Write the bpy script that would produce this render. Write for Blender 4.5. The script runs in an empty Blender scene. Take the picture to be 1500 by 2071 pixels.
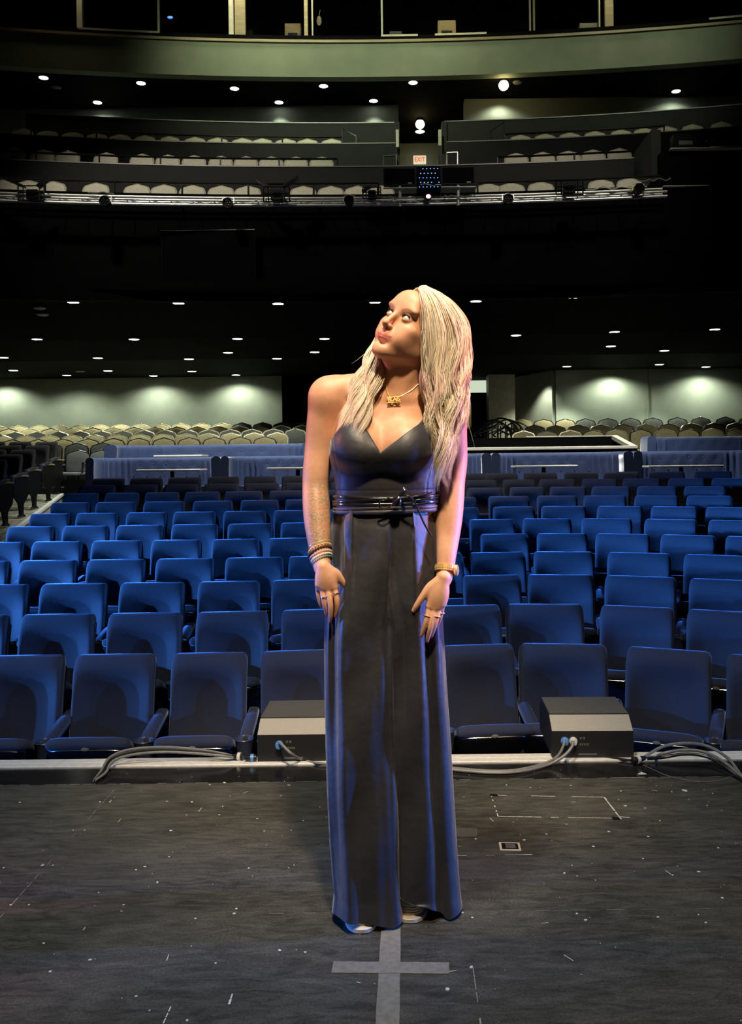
import bpy, math, random
import numpy as np
from mathutils import Vector, Matrix
random.seed(7)
RNG = np.random.default_rng(7)
PI = math.pi
scene = bpy.context.scene
COL = scene.collection

# ---------------------------------------------------------------- camera
FPX = 1800.0            # focal length in pixels of the 1500x2071 frame
VX, VY = 819.0, 938.0   # where the camera axis meets the frame
CAMZ = 1.26
ROLL = math.radians(0.7)
CR, SR = math.cos(ROLL), math.sin(ROLL)

def ab(px, py):
    x, y = px - VX, py - VY
    return x * CR - y * SR, x * SR + y * CR

def at(px, py, Y):
    a, b = ab(px, py)
    return Vector((a * Y / FPX, Y, CAMZ - b * Y / FPX))

def on_z(px, py, z=0.0):
    a, b = ab(px, py)
    Y = (CAMZ - z) * FPX / b
    return Vector((a * Y / FPX, Y, z))

cam = bpy.data.cameras.new('camera')
cam_o = bpy.data.objects.new('camera', cam)
COL.objects.link(cam_o)
cam.sensor_fit = 'AUTO'
cam.sensor_width = 36.0
cam.lens = FPX / 2071.0 * 36.0
cam.shift_x = -(VX - 750.0) / 2071.0
cam.shift_y = (VY - 1035.5) / 2071.0
cam.clip_start = 0.05
cam.clip_end = 200
cam_o.matrix_world = Matrix.Translation((0, 0, CAMZ)) @ Matrix.Rotation(PI / 2, 4, 'X') @ Matrix.Rotation(-ROLL, 4, 'Z')
scene.camera = cam_o

scene.view_settings.view_transform = 'Standard'
scene.view_settings.look = 'None'
scene.view_settings.gamma = 1.0
scene.view_settings.exposure = 0.0
scene.view_settings.use_curve_mapping = False

w = bpy.data.worlds.new('world')
scene.world = w
w.use_nodes = True
w.node_tree.nodes['Background'].inputs[0].default_value = (0.010, 0.010, 0.010, 1)
w.node_tree.nodes['Background'].inputs[1].default_value = 0.10

# ---------------------------------------------------------------- materials
def lin(c):
    return tuple(((v / 12.92) if v <= 0.04045 else ((v + 0.055) / 1.055) ** 2.4) for v in c)

class Mat:
    def __init__(self, name, color=(0.5, 0.5, 0.5), rough=0.5, metal=0.0, **kw):
        self.m = bpy.data.materials.new(name)
        self.m.use_nodes = True
        self.nt = self.m.node_tree
        self.b = self.nt.nodes['Principled BSDF']
        self.b.inputs['Base Color'].default_value = (*color, 1)
        self.b.inputs['Roughness'].default_value = rough
        self.b.inputs['Metallic'].default_value = metal
        for k, v in kw.items():
            k = k.replace('_', ' ')
            self.b.inputs[k].default_value = v if not isinstance(v, tuple) or len(v) == len(self.b.inputs[k].default_value) else (*v, 1)
        self.color = color
    def n(self, t, **kw):
        x = self.nt.nodes.new(t)
        for k, v in kw.items():
            if hasattr(x, k) and k not in ('Scale',):
                setattr(x, k, v)
            else:
                x.inputs[k.replace('_', ' ')].default_value = v
        return x
    def l(self, a, b):
        self.nt.links.new(a, b)
    def coord(self, scale=(1, 1, 1), which='Object'):
        tc = self.n('ShaderNodeTexCoord')
        mp = self.n('ShaderNodeMapping')
        mp.inputs['Scale'].default_value = scale
        self.l(tc.outputs[which], mp.inputs['Vector'])
        return mp.outputs['Vector']
    def noise(self, scale=10, detail=3, rough=0.5, stretch=(1, 1, 1), which='Object', dist=0.0):
        t = self.n('ShaderNodeTexNoise')
        t.inputs['Scale'].default_value = scale
        t.inputs['Detail'].default_value = detail
        t.inputs['Roughness'].default_value = rough
        t.inputs['Distortion'].default_value = dist
        self.l(self.coord(stretch, which), t.inputs['Vector'])
        return t.outputs['Fac']
    def ramp(self, fac, stops):
        r = self.n('ShaderNodeValToRGB')
        el = r.color_ramp.elements
        el[0].position, el[0].color = stops[0][0], (*stops[0][1], 1)
        el[1].position, el[1].color = stops[-1][0], (*stops[-1][1], 1)
        for p, c in stops[1:-1]:
            e = el.new(p); e.color = (*c, 1)
        self.l(fac, r.inputs['Fac'])
        return r.outputs['Color']
    def mix(self, fac, a, b):
        x = self.n('ShaderNodeMix'); x.data_type = 'RGBA'
        for s, v in ((x.inputs[0], fac), (x.inputs[6], a), (x.inputs[7], b)):
            if isinstance(v, (int, float)):
                s.default_value = v
            elif isinstance(v, tuple):
                s.default_value = (*v, 1)
            else:
                self.l(v, s)
        return x.outputs[2]
    def bump(self, h, strength=0.3, dist=0.01):
        b = self.n('ShaderNodeBump')
        b.inputs['Strength'].default_value = strength
        b.inputs['Distance'].default_value = dist
        self.l(h, b.inputs['Height'])
        self.l(b.outputs['Normal'], self.b.inputs['Normal'])
    def speckle(self, scale, amt=0.25, detail=3, stretch=(1, 1, 1)):
        """small variation of the surface's own colour"""
        c = self.color
        f = self.noise(scale, detail, 0.6, stretch)
        col = self.ramp(f, [(0.3, tuple(v * (1 - amt) for v in c)), (0.7, tuple(min(1, v * (1 + amt)) for v in c))])
        self.l(col, self.b.inputs['Base Color'])
        return f

def emat(name, color, strength):
    m = Mat(name, (0.02, 0.02, 0.02), 0.4)
    m.b.inputs['Emission Color'].default_value = (*color, 1)
    m.b.inputs['Emission Strength'].default_value = strength
    return m.m

M = {}
def mk(key, *a, speck=None, bumpn=None, **kw):
    m = Mat(key, *a, **kw)
    if speck:
        m.speckle(*speck)
    if bumpn:
        m.bump(m.noise(bumpn[0], 3), bumpn[1], bumpn[2])
    M[key] = m.m
    return m

mk('velvet', (0.037, 0.039, 0.056), 0.85, speck=(260, 0.22), bumpn=(420, 0.25, 0.002), Sheen_Weight=0.55, Sheen_Roughness=0.35, Sheen_Tint=(0.55, 0.65, 1.0), Specular_IOR_Level=0.25)
mk('dark_velvet', (0.030, 0.027, 0.027), 0.85, speck=(260, 0.2), bumpn=(420, 0.2, 0.002), Sheen_Weight=0.2, Sheen_Roughness=0.4, Specular_IOR_Level=0.2)
mk('booth_velvet', (0.045, 0.068, 0.15), 0.75, speck=(90, 0.3), bumpn=(300, 0.2, 0.002), Sheen_Weight=0.9, Sheen_Roughness=0.3, Specular_IOR_Level=0.3)  # blue base colour stands in for blue side light on the booths
mk('shell_plastic', (0.010, 0.012, 0.022), 0.42, speck=(60, 0.2))
mk('cup_plastic', (0.05, 0.065, 0.12), 0.38, speck=(60, 0.2))
mk('black_metal', (0.008, 0.008, 0.009), 0.38, speck=(40, 0.3), metal=0.3)
mk('chrome', (0.72, 0.70, 0.66), 0.22, metal=1.0, speck=(50, 0.1))
mk('aluminium', (0.78, 0.77, 0.74), 0.38, metal=0.85, speck=(120, 0.15, 3, (0.05, 1, 1)))
mk('brass_plate', (0.75, 0.60, 0.34), 0.35, metal=0.7, speck=(80, 0.15))
mk('gold_frame', (0.62, 0.54, 0.36), 0.33, metal=0.75, speck=(60, 0.15))
mk('gold_fabric', (0.23, 0.185, 0.095), 0.8, speck=(45, 0.35), bumpn=(200, 0.2, 0.002))
mk('cream_fabric', (0.74, 0.69, 0.54), 0.8, speck=(45, 0.2), bumpn=(200, 0.2, 0.002))
mk('shaded_fabric', (0.045, 0.045, 0.04), 0.85, speck=(60, 0.3))  # chair fabric darkened, shade of the dimmer terrace rows mixed into its colour
mk('grey_fabric', (0.13, 0.135, 0.125), 0.85, speck=(60, 0.2))
mk('black_paint', (0.0035, 0.0035, 0.0038), 0.9, speck=(3, 0.3), Specular_IOR_Level=0.05)
mk('ceiling_black', (0.003, 0.003, 0.0031), 0.9, speck=(2, 0.2), Specular_IOR_Level=0.05)
mk('knee_wall', (0.022, 0.023, 0.023), 0.85, speck=(3, 0.15))
mk('sage_wall', (0.33, 0.36, 0.29), 0.82, speck=(1.2, 0.12), bumpn=(60, 0.15, 0.004))
mk('fascia_green', (0.22, 0.25, 0.17), 0.7, speck=(0.9, 0.15), bumpn=(50, 0.15, 0.004))
mk('cream_trim', (0.58, 0.54, 0.42), 0.5, speck=(8, 0.12))
mk('tan_wood', (0.32, 0.25, 0.13), 0.5, speck=(10, 0.3, 4, (0.2, 0.2, 3)))
mk('aisle_carpet', (0.30, 0.29, 0.21), 0.95, speck=(7, 0.55, 5), bumpn=(160, 0.4, 0.004))
mk('dark_carpet', (0.018, 0.018, 0.020), 0.95, speck=(20, 0.4), bumpn=(160, 0.4, 0.004))
mk('white_nosing', (0.72, 0.71, 0.66), 0.45, speck=(40, 0.12))
mk('screen_glass', (0.004, 0.004, 0.006), 0.12, speck=(2, 0.1), Coat_Weight=0.3)
mk('speaker_black', (0.010, 0.010, 0.011), 0.55, speck=(120, 0.3), bumpn=(500, 0.3, 0.002))
mk('speaker_top', (0.085, 0.085, 0.08), 0.6, speck=(300, 0.35), bumpn=(500, 0.3, 0.002))
mk('speaker_band', (0.36, 0.34, 0.29), 0.55, speck=(300, 0.12), bumpn=(500, 0.2, 0.001))
mk('cable_grey', (0.20, 0.20, 0.19), 0.45, speck=(60, 0.15))
mk('cable_black', (0.012, 0.012, 0.013), 0.4, speck=(60, 0.15))
mk('plug_blue', (0.09, 0.27, 0.60), 0.35, speck=(60, 0.1))
mk('plug_white', (0.62, 0.62, 0.58), 0.4, speck=(60, 0.1))
mk('yellow_cable', (0.62, 0.52, 0.05), 0.5, speck=(60, 0.1))
mk('gaffer', (0.21, 0.20, 0.17), 0.55, speck=(60, 0.20), bumpn=(300, 0.2, 0.001))
mk('table_top', (0.66, 0.63, 0.55), 0.35, speck=(12, 0.1))
mk('booth_glass', (0.01, 0.012, 0.02), 0.05, speck=(2, 0.1))
mk('grey_plate', (0.20, 0.20, 0.19), 0.45, metal=0.5, speck=(80, 0.2))
mk('seam_dust', (0.26, 0.25, 0.22), 0.8, speck=(30, 0.4))
mk('chalk', (0.60, 0.59, 0.54), 0.8, speck=(80, 0.2))
mk('box_card', (0.50, 0.40, 0.20), 0.7, speck=(20, 0.15))
mk('gold_jewel', (0.95, 0.66, 0.26), 0.35, metal=0.6, speck=(200, 0.08))
mk('silver_jewel', (0.80, 0.78, 0.75), 0.25, metal=1.0, speck=(200, 0.08))
mk('bead_green', (0.05, 0.16, 0.12), 0.4, speck=(300, 0.4))
mk('bead_brown', (0.07, 0.035, 0.02), 0.4, speck=(300, 0.4))
mk('bead_rose', (0.55, 0.38, 0.34), 0.4, speck=(300, 0.3))
mk('bead_white', (0.60, 0.60, 0.62), 0.4, speck=(300, 0.3))
mk('belt_leather', (0.012, 0.012, 0.014), 0.22, speck=(120, 0.2), Coat_Weight=0.4)
mk('sole_white', (0.66, 0.64, 0.60), 0.6, speck=(60, 0.1))
mk('nail_polish', (0.62, 0.05, 0.04), 0.25, speck=(100, 0.05))
mk('eye_white', (0.80, 0.77, 0.74), 0.15, speck=(200, 0.03))
mk('eye_iris', (0.16, 0.20, 0.14), 0.15, speck=(900, 0.3))
mk('eye_pupil', (0.004, 0.004, 0.004), 0.1, speck=(200, 0.1))
mk('lash', (0.012, 0.008, 0.006), 0.6, speck=(200, 0.1))
M['lamp_cool'] = emat('lamp_cool', (0.93, 1.0, 0.90), 6.0)
M['lamp_warm'] = emat('lamp_warm', (1.0, 0.80, 0.36), 14.0)
M['led_blue'] = emat('led_blue', (0.14, 0.34, 1.0), 2.4)
M['led_pink'] = emat('led_pink', (1.0, 0.45, 0.60), 3.0)
M['sign_white'] = emat('sign_white', (0.95, 0.85, 0.55), 0.75)
M['sign_red'] = emat('sign_red', (0.95, 0.10, 0.04), 0.9)
M['panel_glow'] = emat('panel_glow', (0.80, 0.92, 0.70), 0.75)
M['blue_spot'] = emat('blue_spot', (0.12, 0.30, 1.0), 1.6)

# rope of the espadrille sole
m = mk('rope', (0.52, 0.42, 0.24), 0.85)
wv = m.n('ShaderNodeTexWave'); wv.bands_direction = 'Z'; wv.inputs['Scale'].default_value = 45; wv.inputs['Distortion'].default_value = 2.5
wv.inputs['Detail'].default_value = 2; wv.inputs['Detail Scale'].default_value = 6
m.l(m.coord(), wv.inputs['Vector'])
m.l(m.ramp(wv.outputs['Fac'], [(0.0, (0.42, 0.32, 0.17)), (0.6, (0.80, 0.69, 0.44))]), m.b.inputs['Base Color'])
m.bump(wv.outputs['Fac'], 0.8, 0.004)

# stage floor: worn black boards, scuffed and swept
m = mk('stage_floor', (0.03, 0.03, 0.03), 0.4)
n1 = m.noise(1.1, 6, 0.62, (1, 1.6, 1), dist=0.6)
n2 = m.noise(9, 6, 0.7, (1, 4.0, 1), dist=0.8)
n3 = m.noise(150, 2, 0.6)
c1 = m.ramp(n1, [(0.30, (0.022, 0.022, 0.021)), (0.48, (0.050, 0.050, 0.044)), (0.70, (0.115, 0.112, 0.098))])
c2 = m.ramp(n2, [(0.38, (0.030, 0.030, 0.027)), (0.68, (0.160, 0.156, 0.138))])
cm = m.mix(0.42, c1, c2)
c3 = m.ramp(n3, [(0.35, (0.6, 0.6, 0.6)), (0.65, (1.15, 1.15, 1.12))])
mul = m.n('ShaderNodeMix'); mul.data_type = 'RGBA'; mul.blend_type = 'MULTIPLY'; mul.inputs[0].default_value = 0.8
m.l(cm, mul.inputs[6]); m.l(c3, mul.inputs[7])
# fine scratches
vo = m.n('ShaderNodeTexVoronoi'); vo.feature = 'DISTANCE_TO_EDGE'; vo.inputs['Scale'].default_value = 2.4
m.l(m.coord((1.0, 5.0, 1)), vo.inputs['Vector'])
sc = m.ramp(vo.outputs['Distance'], [(0.0, (1, 1, 1)), (0.006, (0, 0, 0))])
nmask = m.ramp(m.noise(5.5, 3), [(0.53, (0, 0, 0)), (0.62, (1, 1, 1))])
mm = m.n('ShaderNodeMath'); mm.operation = 'MULTIPLY'
m.l(sc, mm.inputs[0]); m.l(nmask, mm.inputs[1])
mm2 = m.n('ShaderNodeMath'); mm2.operation = 'MULTIPLY'; mm2.inputs[1].default_value = 0.10
m.l(mm.outputs[0], mm2.inputs[0])
fin = m.mix(mm2.outputs[0], mul.outputs[2], (0.22, 0.21, 0.19))
m.l(fin, m.b.inputs['Base Color'])
rr = m.ramp(n2, [(0.3, (0.30, 0.30, 0.30)), (0.75, (0.52, 0.52, 0.52))])
m.l(rr, m.b.inputs['Roughness'])
m.bump(n3, 0.12, 0.002)
mk('lip_gloss', (0.012, 0.012, 0.013), 0.16, speck=(14, 0.4), bumpn=(6, 0.15, 0.004))

# ---------------------------------------------------------------- mesh helper
class MB:
    def __init__(self):
        self.v = []; self.f = []; self.mi = []; self.cur = 0
    def add(self, vs, fs):
        o = len(self.v)
        self.v += [tuple(p) for p in vs]
        self.f += [tuple(i + o for i in f) for f in fs]
        self.mi += [self.cur] * len(fs)
        return self
    def box(self, x0, x1, y0, y1, z0, z1, bev=0.0, mat=None):
        if bev <= 0:
            vs = [(x0, y0, z0), (x1, y0, z0), (x1, y1, z0), (x0, y1, z0), (x0, y0, z1), (x1, y0, z1), (x1, y1, z1), (x0, y1, z1)]
            fs = [(0, 3, 2, 1), (4, 5, 6, 7), (0, 1, 5, 4), (1, 2, 6, 5), (2, 3, 7, 6), (3, 0, 4, 7)]
        else:
            b = min(bev, (x1 - x0) / 2.01, (y1 - y0) / 2.01, (z1 - z0) / 2.01)
            vs = []; fs = []
            ids = {}
            for sx in (0, 1):
                for sy in (0, 1):
                    for sz in (0, 1):
                        X = (x0, x1)[sx]; Y = (y0, y1)[sy]; Z = (z0, z1)[sz]
                        dx = b if sx == 0 else -b; dy = b if sy == 0 else -b; dz = b if sz == 0 else -b
                        for ax, p in (('x', (X, Y + dy, Z + dz)), ('y', (X + dx, Y, Z + dz)), ('z', (X + dx, Y + dy, Z))):
                            ids[(sx, sy, sz, ax)] = len(vs); vs.append(p)
            g = ids
            for s in (0, 1):
                q = [g[(s, 0, 0, 'x')], g[(s, 1, 0, 'x')], g[(s, 1, 1, 'x')], g[(s, 0, 1, 'x')]]
                fs.append(tuple(q if s else q[::-1]))
                q = [g[(0, s, 0, 'y')], g[(1, s, 0, 'y')], g[(1, s, 1, 'y')], g[(0, s, 1, 'y')]]
                fs.append(tuple(q[::-1] if s else q))
                q = [g[(0, 0, s, 'z')], g[(1, 0, s, 'z')], g[(1, 1, s, 'z')], g[(0, 1, s, 'z')]]
                fs.append(tuple(q if s else q[::-1]))
            for a in (0, 1):
                for c in (0, 1):
                    fs.append((g[(a, c, 0, 'x')], g[(a, c, 1, 'x')], g[(a, c, 1, 'y')], g[(a, c, 0, 'y')]))
                    fs.append((g[(a, 0, c, 'x')], g[(a, 1, c, 'x')], g[(a, 1, c, 'z')], g[(a, 0, c, 'z')]))
                    fs.append((g[(0, a, c, 'y')], g[(1, a, c, 'y')], g[(1, a, c, 'z')], g[(0, a, c, 'z')]))
            for sx in (0, 1):
                for sy in (0, 1):
                    for sz in (0, 1):
                        fs.append((g[(sx, sy, sz, 'x')], g[(sx, sy, sz, 'y')], g[(sx, sy, sz, 'z')]))
        if mat is not None:
            vs = [tuple(mat @ Vector(p)) for p in vs]
        return self.add(vs, fs)
    def loft(self, rings, cap0=True, cap1=True, close=True):
        n = len(rings[0]); vs = [p for r in rings for p in r]; fs = []
        m_ = n if close else n - 1
        for k in range(len(rings) - 1):
            for i in range(m_):
                j = (i + 1) % n
                fs.append((k * n + i, k * n + j, (k + 1) * n + j, (k + 1) * n + i))
        if cap0: fs.append(tuple(range(n))[::-1])
        if cap1: fs.append(tuple((len(rings) - 1) * n + i for i in range(n)))
        return self.add(vs, fs)
    def tube(self, pts, r, n=8, caps=True, flat=1.0, upv=None):
        pts = [Vector(p) for p in pts]
        rs = r if isinstance(r, (list, tuple)) else [r] * len(pts)
        rings = []
        t0 = (pts[1] - pts[0]).normalized()
        up = Vector(upv) if upv is not None else (Vector((0, 0, 1)) if abs(t0.z) < 0.9 else Vector((0, 1, 0)))
        u = t0.cross(up)
        if u.length < 1e-6: u = t0.cross(Vector((1, 0, 0)))
        u.normalize(); v = u.cross(t0).normalized()
        for i, p in enumerate(pts):
            if i == 0: t = t0
            elif i == len(pts) - 1: t = (pts[i] - pts[i - 1]).normalized()
            else: t = ((pts[i + 1] - pts[i]).normalized() + (pts[i] - pts[i - 1]).normalized())
            if t.length < 1e-9: t = t0
            t.normalize()
            u = (u - t * u.dot(t)).normalized(); v = t.cross(u).normalized()
            rings.append([p + (u * math.cos(2 * PI * k / n) + v * math.sin(2 * PI * k / n) * flat) * rs[i] for k in range(n)])
        return self.loft(rings, caps, caps)
    def lathe(self, prof, c=(0, 0, 0), n=20, axis='Z'):
        rings = []
        for r, h in prof:
            ring = []
            for k in range(n):
                a = 2 * PI * k / n
                if axis == 'Z': p = (c[0] + r * math.cos(a), c[1] + r * math.sin(a), c[2] + h)
                elif axis == 'Y': p = (c[0] + r * math.cos(a), c[1] + h, c[2] - r * math.sin(a))
                else: p = (c[0] + h, c[1] + r * math.cos(a), c[2] + r * math.sin(a))
                ring.append(p)
            rings.append(ring)
        return self.loft(rings)
    def ball(self, c, r, n=10, m_=7):
        rx, ry, rz = (r, r, r) if isinstance(r, (int, float)) else r
        rings = []
        for j in range(m_ + 1):
            t = -PI / 2 + PI * (j + 0.02 * (j == 0) - 0.02 * (j == m_)) / m_
            rings.append([(c[0] + rx * math.cos(t) * math.cos(2 * PI * k / n), c[1] + ry * math.cos(t) * math.sin(2 * PI * k / n), c[2] + rz * math.sin(t)) for k in range(n)])
        return self.loft(rings)
    def grid(self, fn, nu, nv):
        vs = [fn(i / (nu - 1), j / (nv - 1)) for j in range(nv) for i in range(nu)]
        fs = [(j * nu + i, j * nu + i + 1, (j + 1) * nu + i + 1, (j + 1) * nu + i) for j in range(nv - 1) for i in range(nu - 1)]
        return self.add(vs, fs)
    def build(self, name, mat, parent=None, smooth=False, kind=None, loc=None, sharp=35):
        me = bpy.data.meshes.new(name)
        me.from_pydata([tuple(p) for p in self.v], [], self.f)
        mats = mat if isinstance(mat, (list, tuple)) else [mat]
        for x in mats: me.materials.append(x if not isinstance(x, str) else M[x])
        if len(mats) > 1: me.polygons.foreach_set('material_index', self.mi)
        import bmesh
        bm = bmesh.new(); bm.from_mesh(me)
        bmesh.ops.recalc_face_normals(bm, faces=bm.faces)
        bm.to_mesh(me); bm.free()
        if smooth:
            me.polygons.foreach_set('use_smooth', [True] * len(me.polygons))
            try: me.set_sharp_from_angle(angle=math.radians(sharp))
            except Exception: pass
        o = bpy.data.objects.new(name, me)
        COL.objects.link(o)
        if loc is not None: o.location = loc
        if parent is not None: o.parent = parent
        if kind: o['kind'] = kind
        return o

def tag(o, label, cat, group=None, kind=None):
    o['label'] = label; o['category'] = cat
    if group: o['group'] = group
    if kind: o['kind'] = kind
    n = len(label.split())
    if n > 16 or n < 4: print('LABEL LENGTH', n, label)
    return o

def thing(name, label, cat, loc=(0, 0, 0), rotz=0.0, group=None):
    o = bpy.data.objects.new(name, None); COL.objects.link(o)
    o.location = loc; o.rotation_euler = (0, 0, rotz); o.empty_display_size = 0.1
    return tag(o, label, cat, group)

KIDS = {}
def kids(o):
    return [c for c in bpy.data.objects if c.parent is o]

def copy_tree(o, parent=None, cache=None):
    if o.name not in KIDS:
        KIDS[o.name] = kids(o)
    c = o.copy(); COL.objects.link(c)
    if parent is not None: c.parent = parent
    for ch in KIDS[o.name]:
        copy_tree(ch, c)
    return c

def smooth_path(pts, n=8):
    """Catmull-Rom through the points"""
    P = [Vector(p) for p in pts]
    P = [P[0] * 2 - P[1]] + P + [P[-1] * 2 - P[-2]]
    out = []
    for i in range(1, len(P) - 2):
        for k in range(n):
            t = k / n
            a, b, c, d = P[i - 1], P[i], P[i + 1], P[i + 2]
            out.append(0.5 * ((2 * b) + (c - a) * t + (2 * a - 5 * b + 4 * c - d) * t * t + (3 * b - a - 3 * c + d) * t ** 3))
    out.append(P[-2])
    return out

ORD = ['first', 'second', 'third', 'fourth', 'fifth', 'sixth', 'seventh', 'eighth', 'ninth', 'tenth', 'eleventh', 'twelfth', 'thirteenth',
       'fourteenth', 'fifteenth', 'sixteenth', 'seventeenth', 'eighteenth', 'nineteenth', 'twentieth']
# ================================================================ the setting
def arc_y(x, y0, R=40.0, xc=-0.4):
    return y0 - (x - xc) ** 2 / (2 * R)

def arc_wall(name, mat, x0, x1, y0, z0, z1, th=0.12, R=40.0, n=40, xc=-0.4, kind='structure', parent=None):
    mb = MB()
    rings = []
    for i in range(n + 1):
        x = x0 + (x1 - x0) * i / n
        y = arc_y(x, y0, R, xc)
        rings.append([(x, y, z0), (x, y + th, z0), (x, y + th, z1), (x, y, z1)])
    mb.loft(rings)
    return mb.build(name, mat, parent, kind=kind)

# stage deck, lip and audience side
LIP_Y = 3.86
mb = MB(); mb.box(-6, 6, -3, 3.54, -0.12, 0.0)
mb.build('floor_stage', 'stage_floor', kind='structure')
mb = MB(); mb.box(-6, 6, 3.54, LIP_Y - 0.12, -0.12, -0.003)
mb.build('floor_stage_lip', 'lip_gloss', kind='structure')
mb = MB()
for j in range(2):
    y0 = LIP_Y - 0.12 + 0.06 * j
    mb.box(-6, 6, y0 + 0.006, y0 + 0.054, -0.10, 0.004 - 0.004 * j, 0.003)
mb.build('trim_stage_edge', 'white_nosing', kind='structure')  # white colour stands in for light reflected by aluminium edging
mb = MB(); mb.box(-6, 6, LIP_Y - 0.13, LIP_Y - 0.005, -1.3, -0.101)
mb.build('wall_stage_front', 'black_paint', kind='structure')

# seams of the deck boards: thin pale worn joints
def floor_strip(mb, p, q, wid, z=0.0012):
    p = Vector((p[0], p[1], 0)); q = Vector((q[0], q[1], 0))
    d = (q - p).normalized(); n_ = Vector((-d.y, d.x, 0)) * wid / 2
    mb.add([(*(p + n_).xy, z), (*(p - n_).xy, z), (*(q - n_).xy, z), (*(q + n_).xy, z)], [(0, 1, 2, 3)])
mb = MB()
def worn(p, q, wid, keep=0.6, seg=0.05):
    p = Vector(p).to_2d() if len(p) > 2 else Vector(p); q = Vector(q).to_2d() if len(q) > 2 else Vector(q)
    L = (q - p).length; n_ = max(1, int(L / seg))
    for i in range(n_):
        if random.random() < keep:
            a = p.lerp(q, i / n_); b = p.lerp(q, (i + random.uniform(0.7, 1.0)) / n_)
            floor_strip(mb, a, b, wid * random.uniform(0.5, 1.1))
worn((-1.151, 1.2), (-1.151, 3.54), 0.0025, 0.75)
worn((0.154, 1.2), (0.154, 2.49), 0.0035, 0.8)
worn((-4, 2.51), (0.2, 2.50), 0.0022, 0.4)
worn((0.2, 2.50), (4, 2.49), 0.0018, 0.25)
worn((-5, 3.54), (5, 3.54), 0.004, 0.75)
mb.build('trim_board_seam', 'seam_dust', kind='structure')

# raked seating floor that follows the rows
RY0, RPITCH, RZ0, RSTEP = 5.0, 0.86, -0.80, 0.0868
SU = [-0.60, -0.45, -0.20, 0.0, 0.12, 0.20, 0.30, 0.40, 0.60]
SV = [1.02, 1.02, 1.018, 1.00, 0.988, 0.995, 1.03, 1.075, 1.16]
def s_of(u):
    return float(np.interp(u, SU, SV))
SUs = np.linspace(-0.6, 0.6, 241)
SVs = np.convolve(np.pad(np.interp(SUs, SU, SV), 12, mode='edge'), np.hanning(27)[1:-1] / np.hanning(27).sum(), 'valid')
def s_smooth(u):
    return float(np.interp(u, SUs, SVs))
def row_pt(k, u):
    Y = (RY0 + RPITCH * k) / s_smooth(u)
    return Vector((u * Y, Y, RZ0 + RSTEP * k))
mb = MB()
mb.grid(lambda a, b: tuple(row_pt(-1.6 + 13.2 * b, -0.56 + 1.12 * a)), 40, 30)
mb.build('floor_seating', 'dark_carpet', kind='structure')

# tier with the booths, terraces behind them
def tier(name, x0, x1, y0, y1, z, mat='dark_carpet'):
    mb = MB(); mb.box(x0, x1, y0, y1, z - 1.4, z)
    return mb.build(name, mat, kind='structure')
tier('floor_booth_tier', -5.7, 12, 14.2, 16.1, 0.45)
tier('floor_upper_booth_tier', -5.7, 12, 16.1, 17.55, 0.70)
tier('floor_terrace', -13, 12, 17.55, 18.35, 0.72)
TER = {}
for j in range(6):
    z = 0.86 + 0.11 * j; y = 18.35 + 0.7 * j
    TER[j] = (y, z)
    tier('floor_terrace', -13, 12, y, y + (0.7 if j < 5 else 1.6), z)
# raised side block and its pale nosing
mb = MB()
A = (-5.35, 10.6); B = (-6.75, 17.5)
def zl(y): return 0.36 + 0.105 * (y - 13.8)
vs = []
for (x, y) in ((A[0], A[1]), (B[0], B[1]), (-13, B[1]), (-13, A[1])):
    vs += [(x, y, zl(y) - 1.2), (x, y, zl(y))]
mb.add(vs, [(1, 3, 5, 7), (0, 2, 3, 1), (2, 4, 5, 3), (4, 6, 7, 5), (6, 0, 1, 7), (0, 6, 4, 2)])
mb.build('floor_side_block', 'aisle_carpet', kind='structure')
mb = MB()
d = Vector((B[0] - A[0], B[1] - A[1], 0)).normalized(); nn = Vector((d.y, -d.x, 0))
for (o0, o1, dz0, dz1) in ((-0.035, 0.035, -0.03, 0.012),):
    r0 = []; r1 = []
    for (P_, r) in ((A, r0), (B, r1)):
        for (o, dz) in ((o0, dz0), (o1, dz0), (o1, dz1), (o0, dz1)):
            r.append((P_[0] + nn.x * o, P_[1] + nn.y * o, zl(P_[1]) + dz))
    mb.loft([r0, r1])
mb.build('trim_side_nosing', 'white_nosing', kind='structure')
# aisle strip between the side block and the middle seats
mb = MB()
def aisle(a, b):
    y = A[1] - 1.2 + (B[1] - A[1] + 0.2) * b
    xe = A[0] + (B[0] - A[0]) * (y - A[1]) / (B[1] - A[1]) + 0.035
    k = (y * 1.02 - RY0) / RPITCH
    return (xe + 0.95 * a, y, max(RZ0 + RSTEP * k + 0.012, zl(y) - 0.30))
mb.grid(aisle, 3, 20)
mb.build('floor_aisle', 'aisle_carpet', kind='structure')
mb = MB(); mb.box(-6.72, -5.6, 17.52, 17.60, 0.4, 1.03)
mb.build('wall_terrace_front', 'black_paint', kind='structure')

# back walls of the lower hall
CZ = CAMZ
WALLY = 23.3
mb = MB(); mb.box(-13, -3.05, WALLY, WALLY + 0.2, 0.6, 4.2)
mb.build('wall_back_left', 'sage_wall', kind='structure')
mb = MB(); mb.box(at(1116, 800, WALLY).x, 13, WALLY - 0.6, WALLY - 0.4, 0.6, 4.2)
mb.build('wall_back_right', 'sage_wall', kind='structure')
mb = MB()
for px in (1298, 1490):
    x = at(px, 800, WALLY).x
    mb.box(x - 0.012, x + 0.012, WALLY - 0.63, WALLY - 0.6, 0.6, 4.2)
mb.build('trim_wall_joint', 'fascia_green', kind='structure')
mb = MB(); mb.box(-3.2, at(1118, 800, WALLY).x, 25.4, 25.6, 0.6, 4.2)
mb.build('wall_corridor', 'black_paint', kind='structure')
mb = MB(); mb.box(-3.2, -3.05, WALLY, 25.4, 0.6, 4.2); mb.build('wall_corridor_left', 'black_paint', kind='structure')
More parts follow.
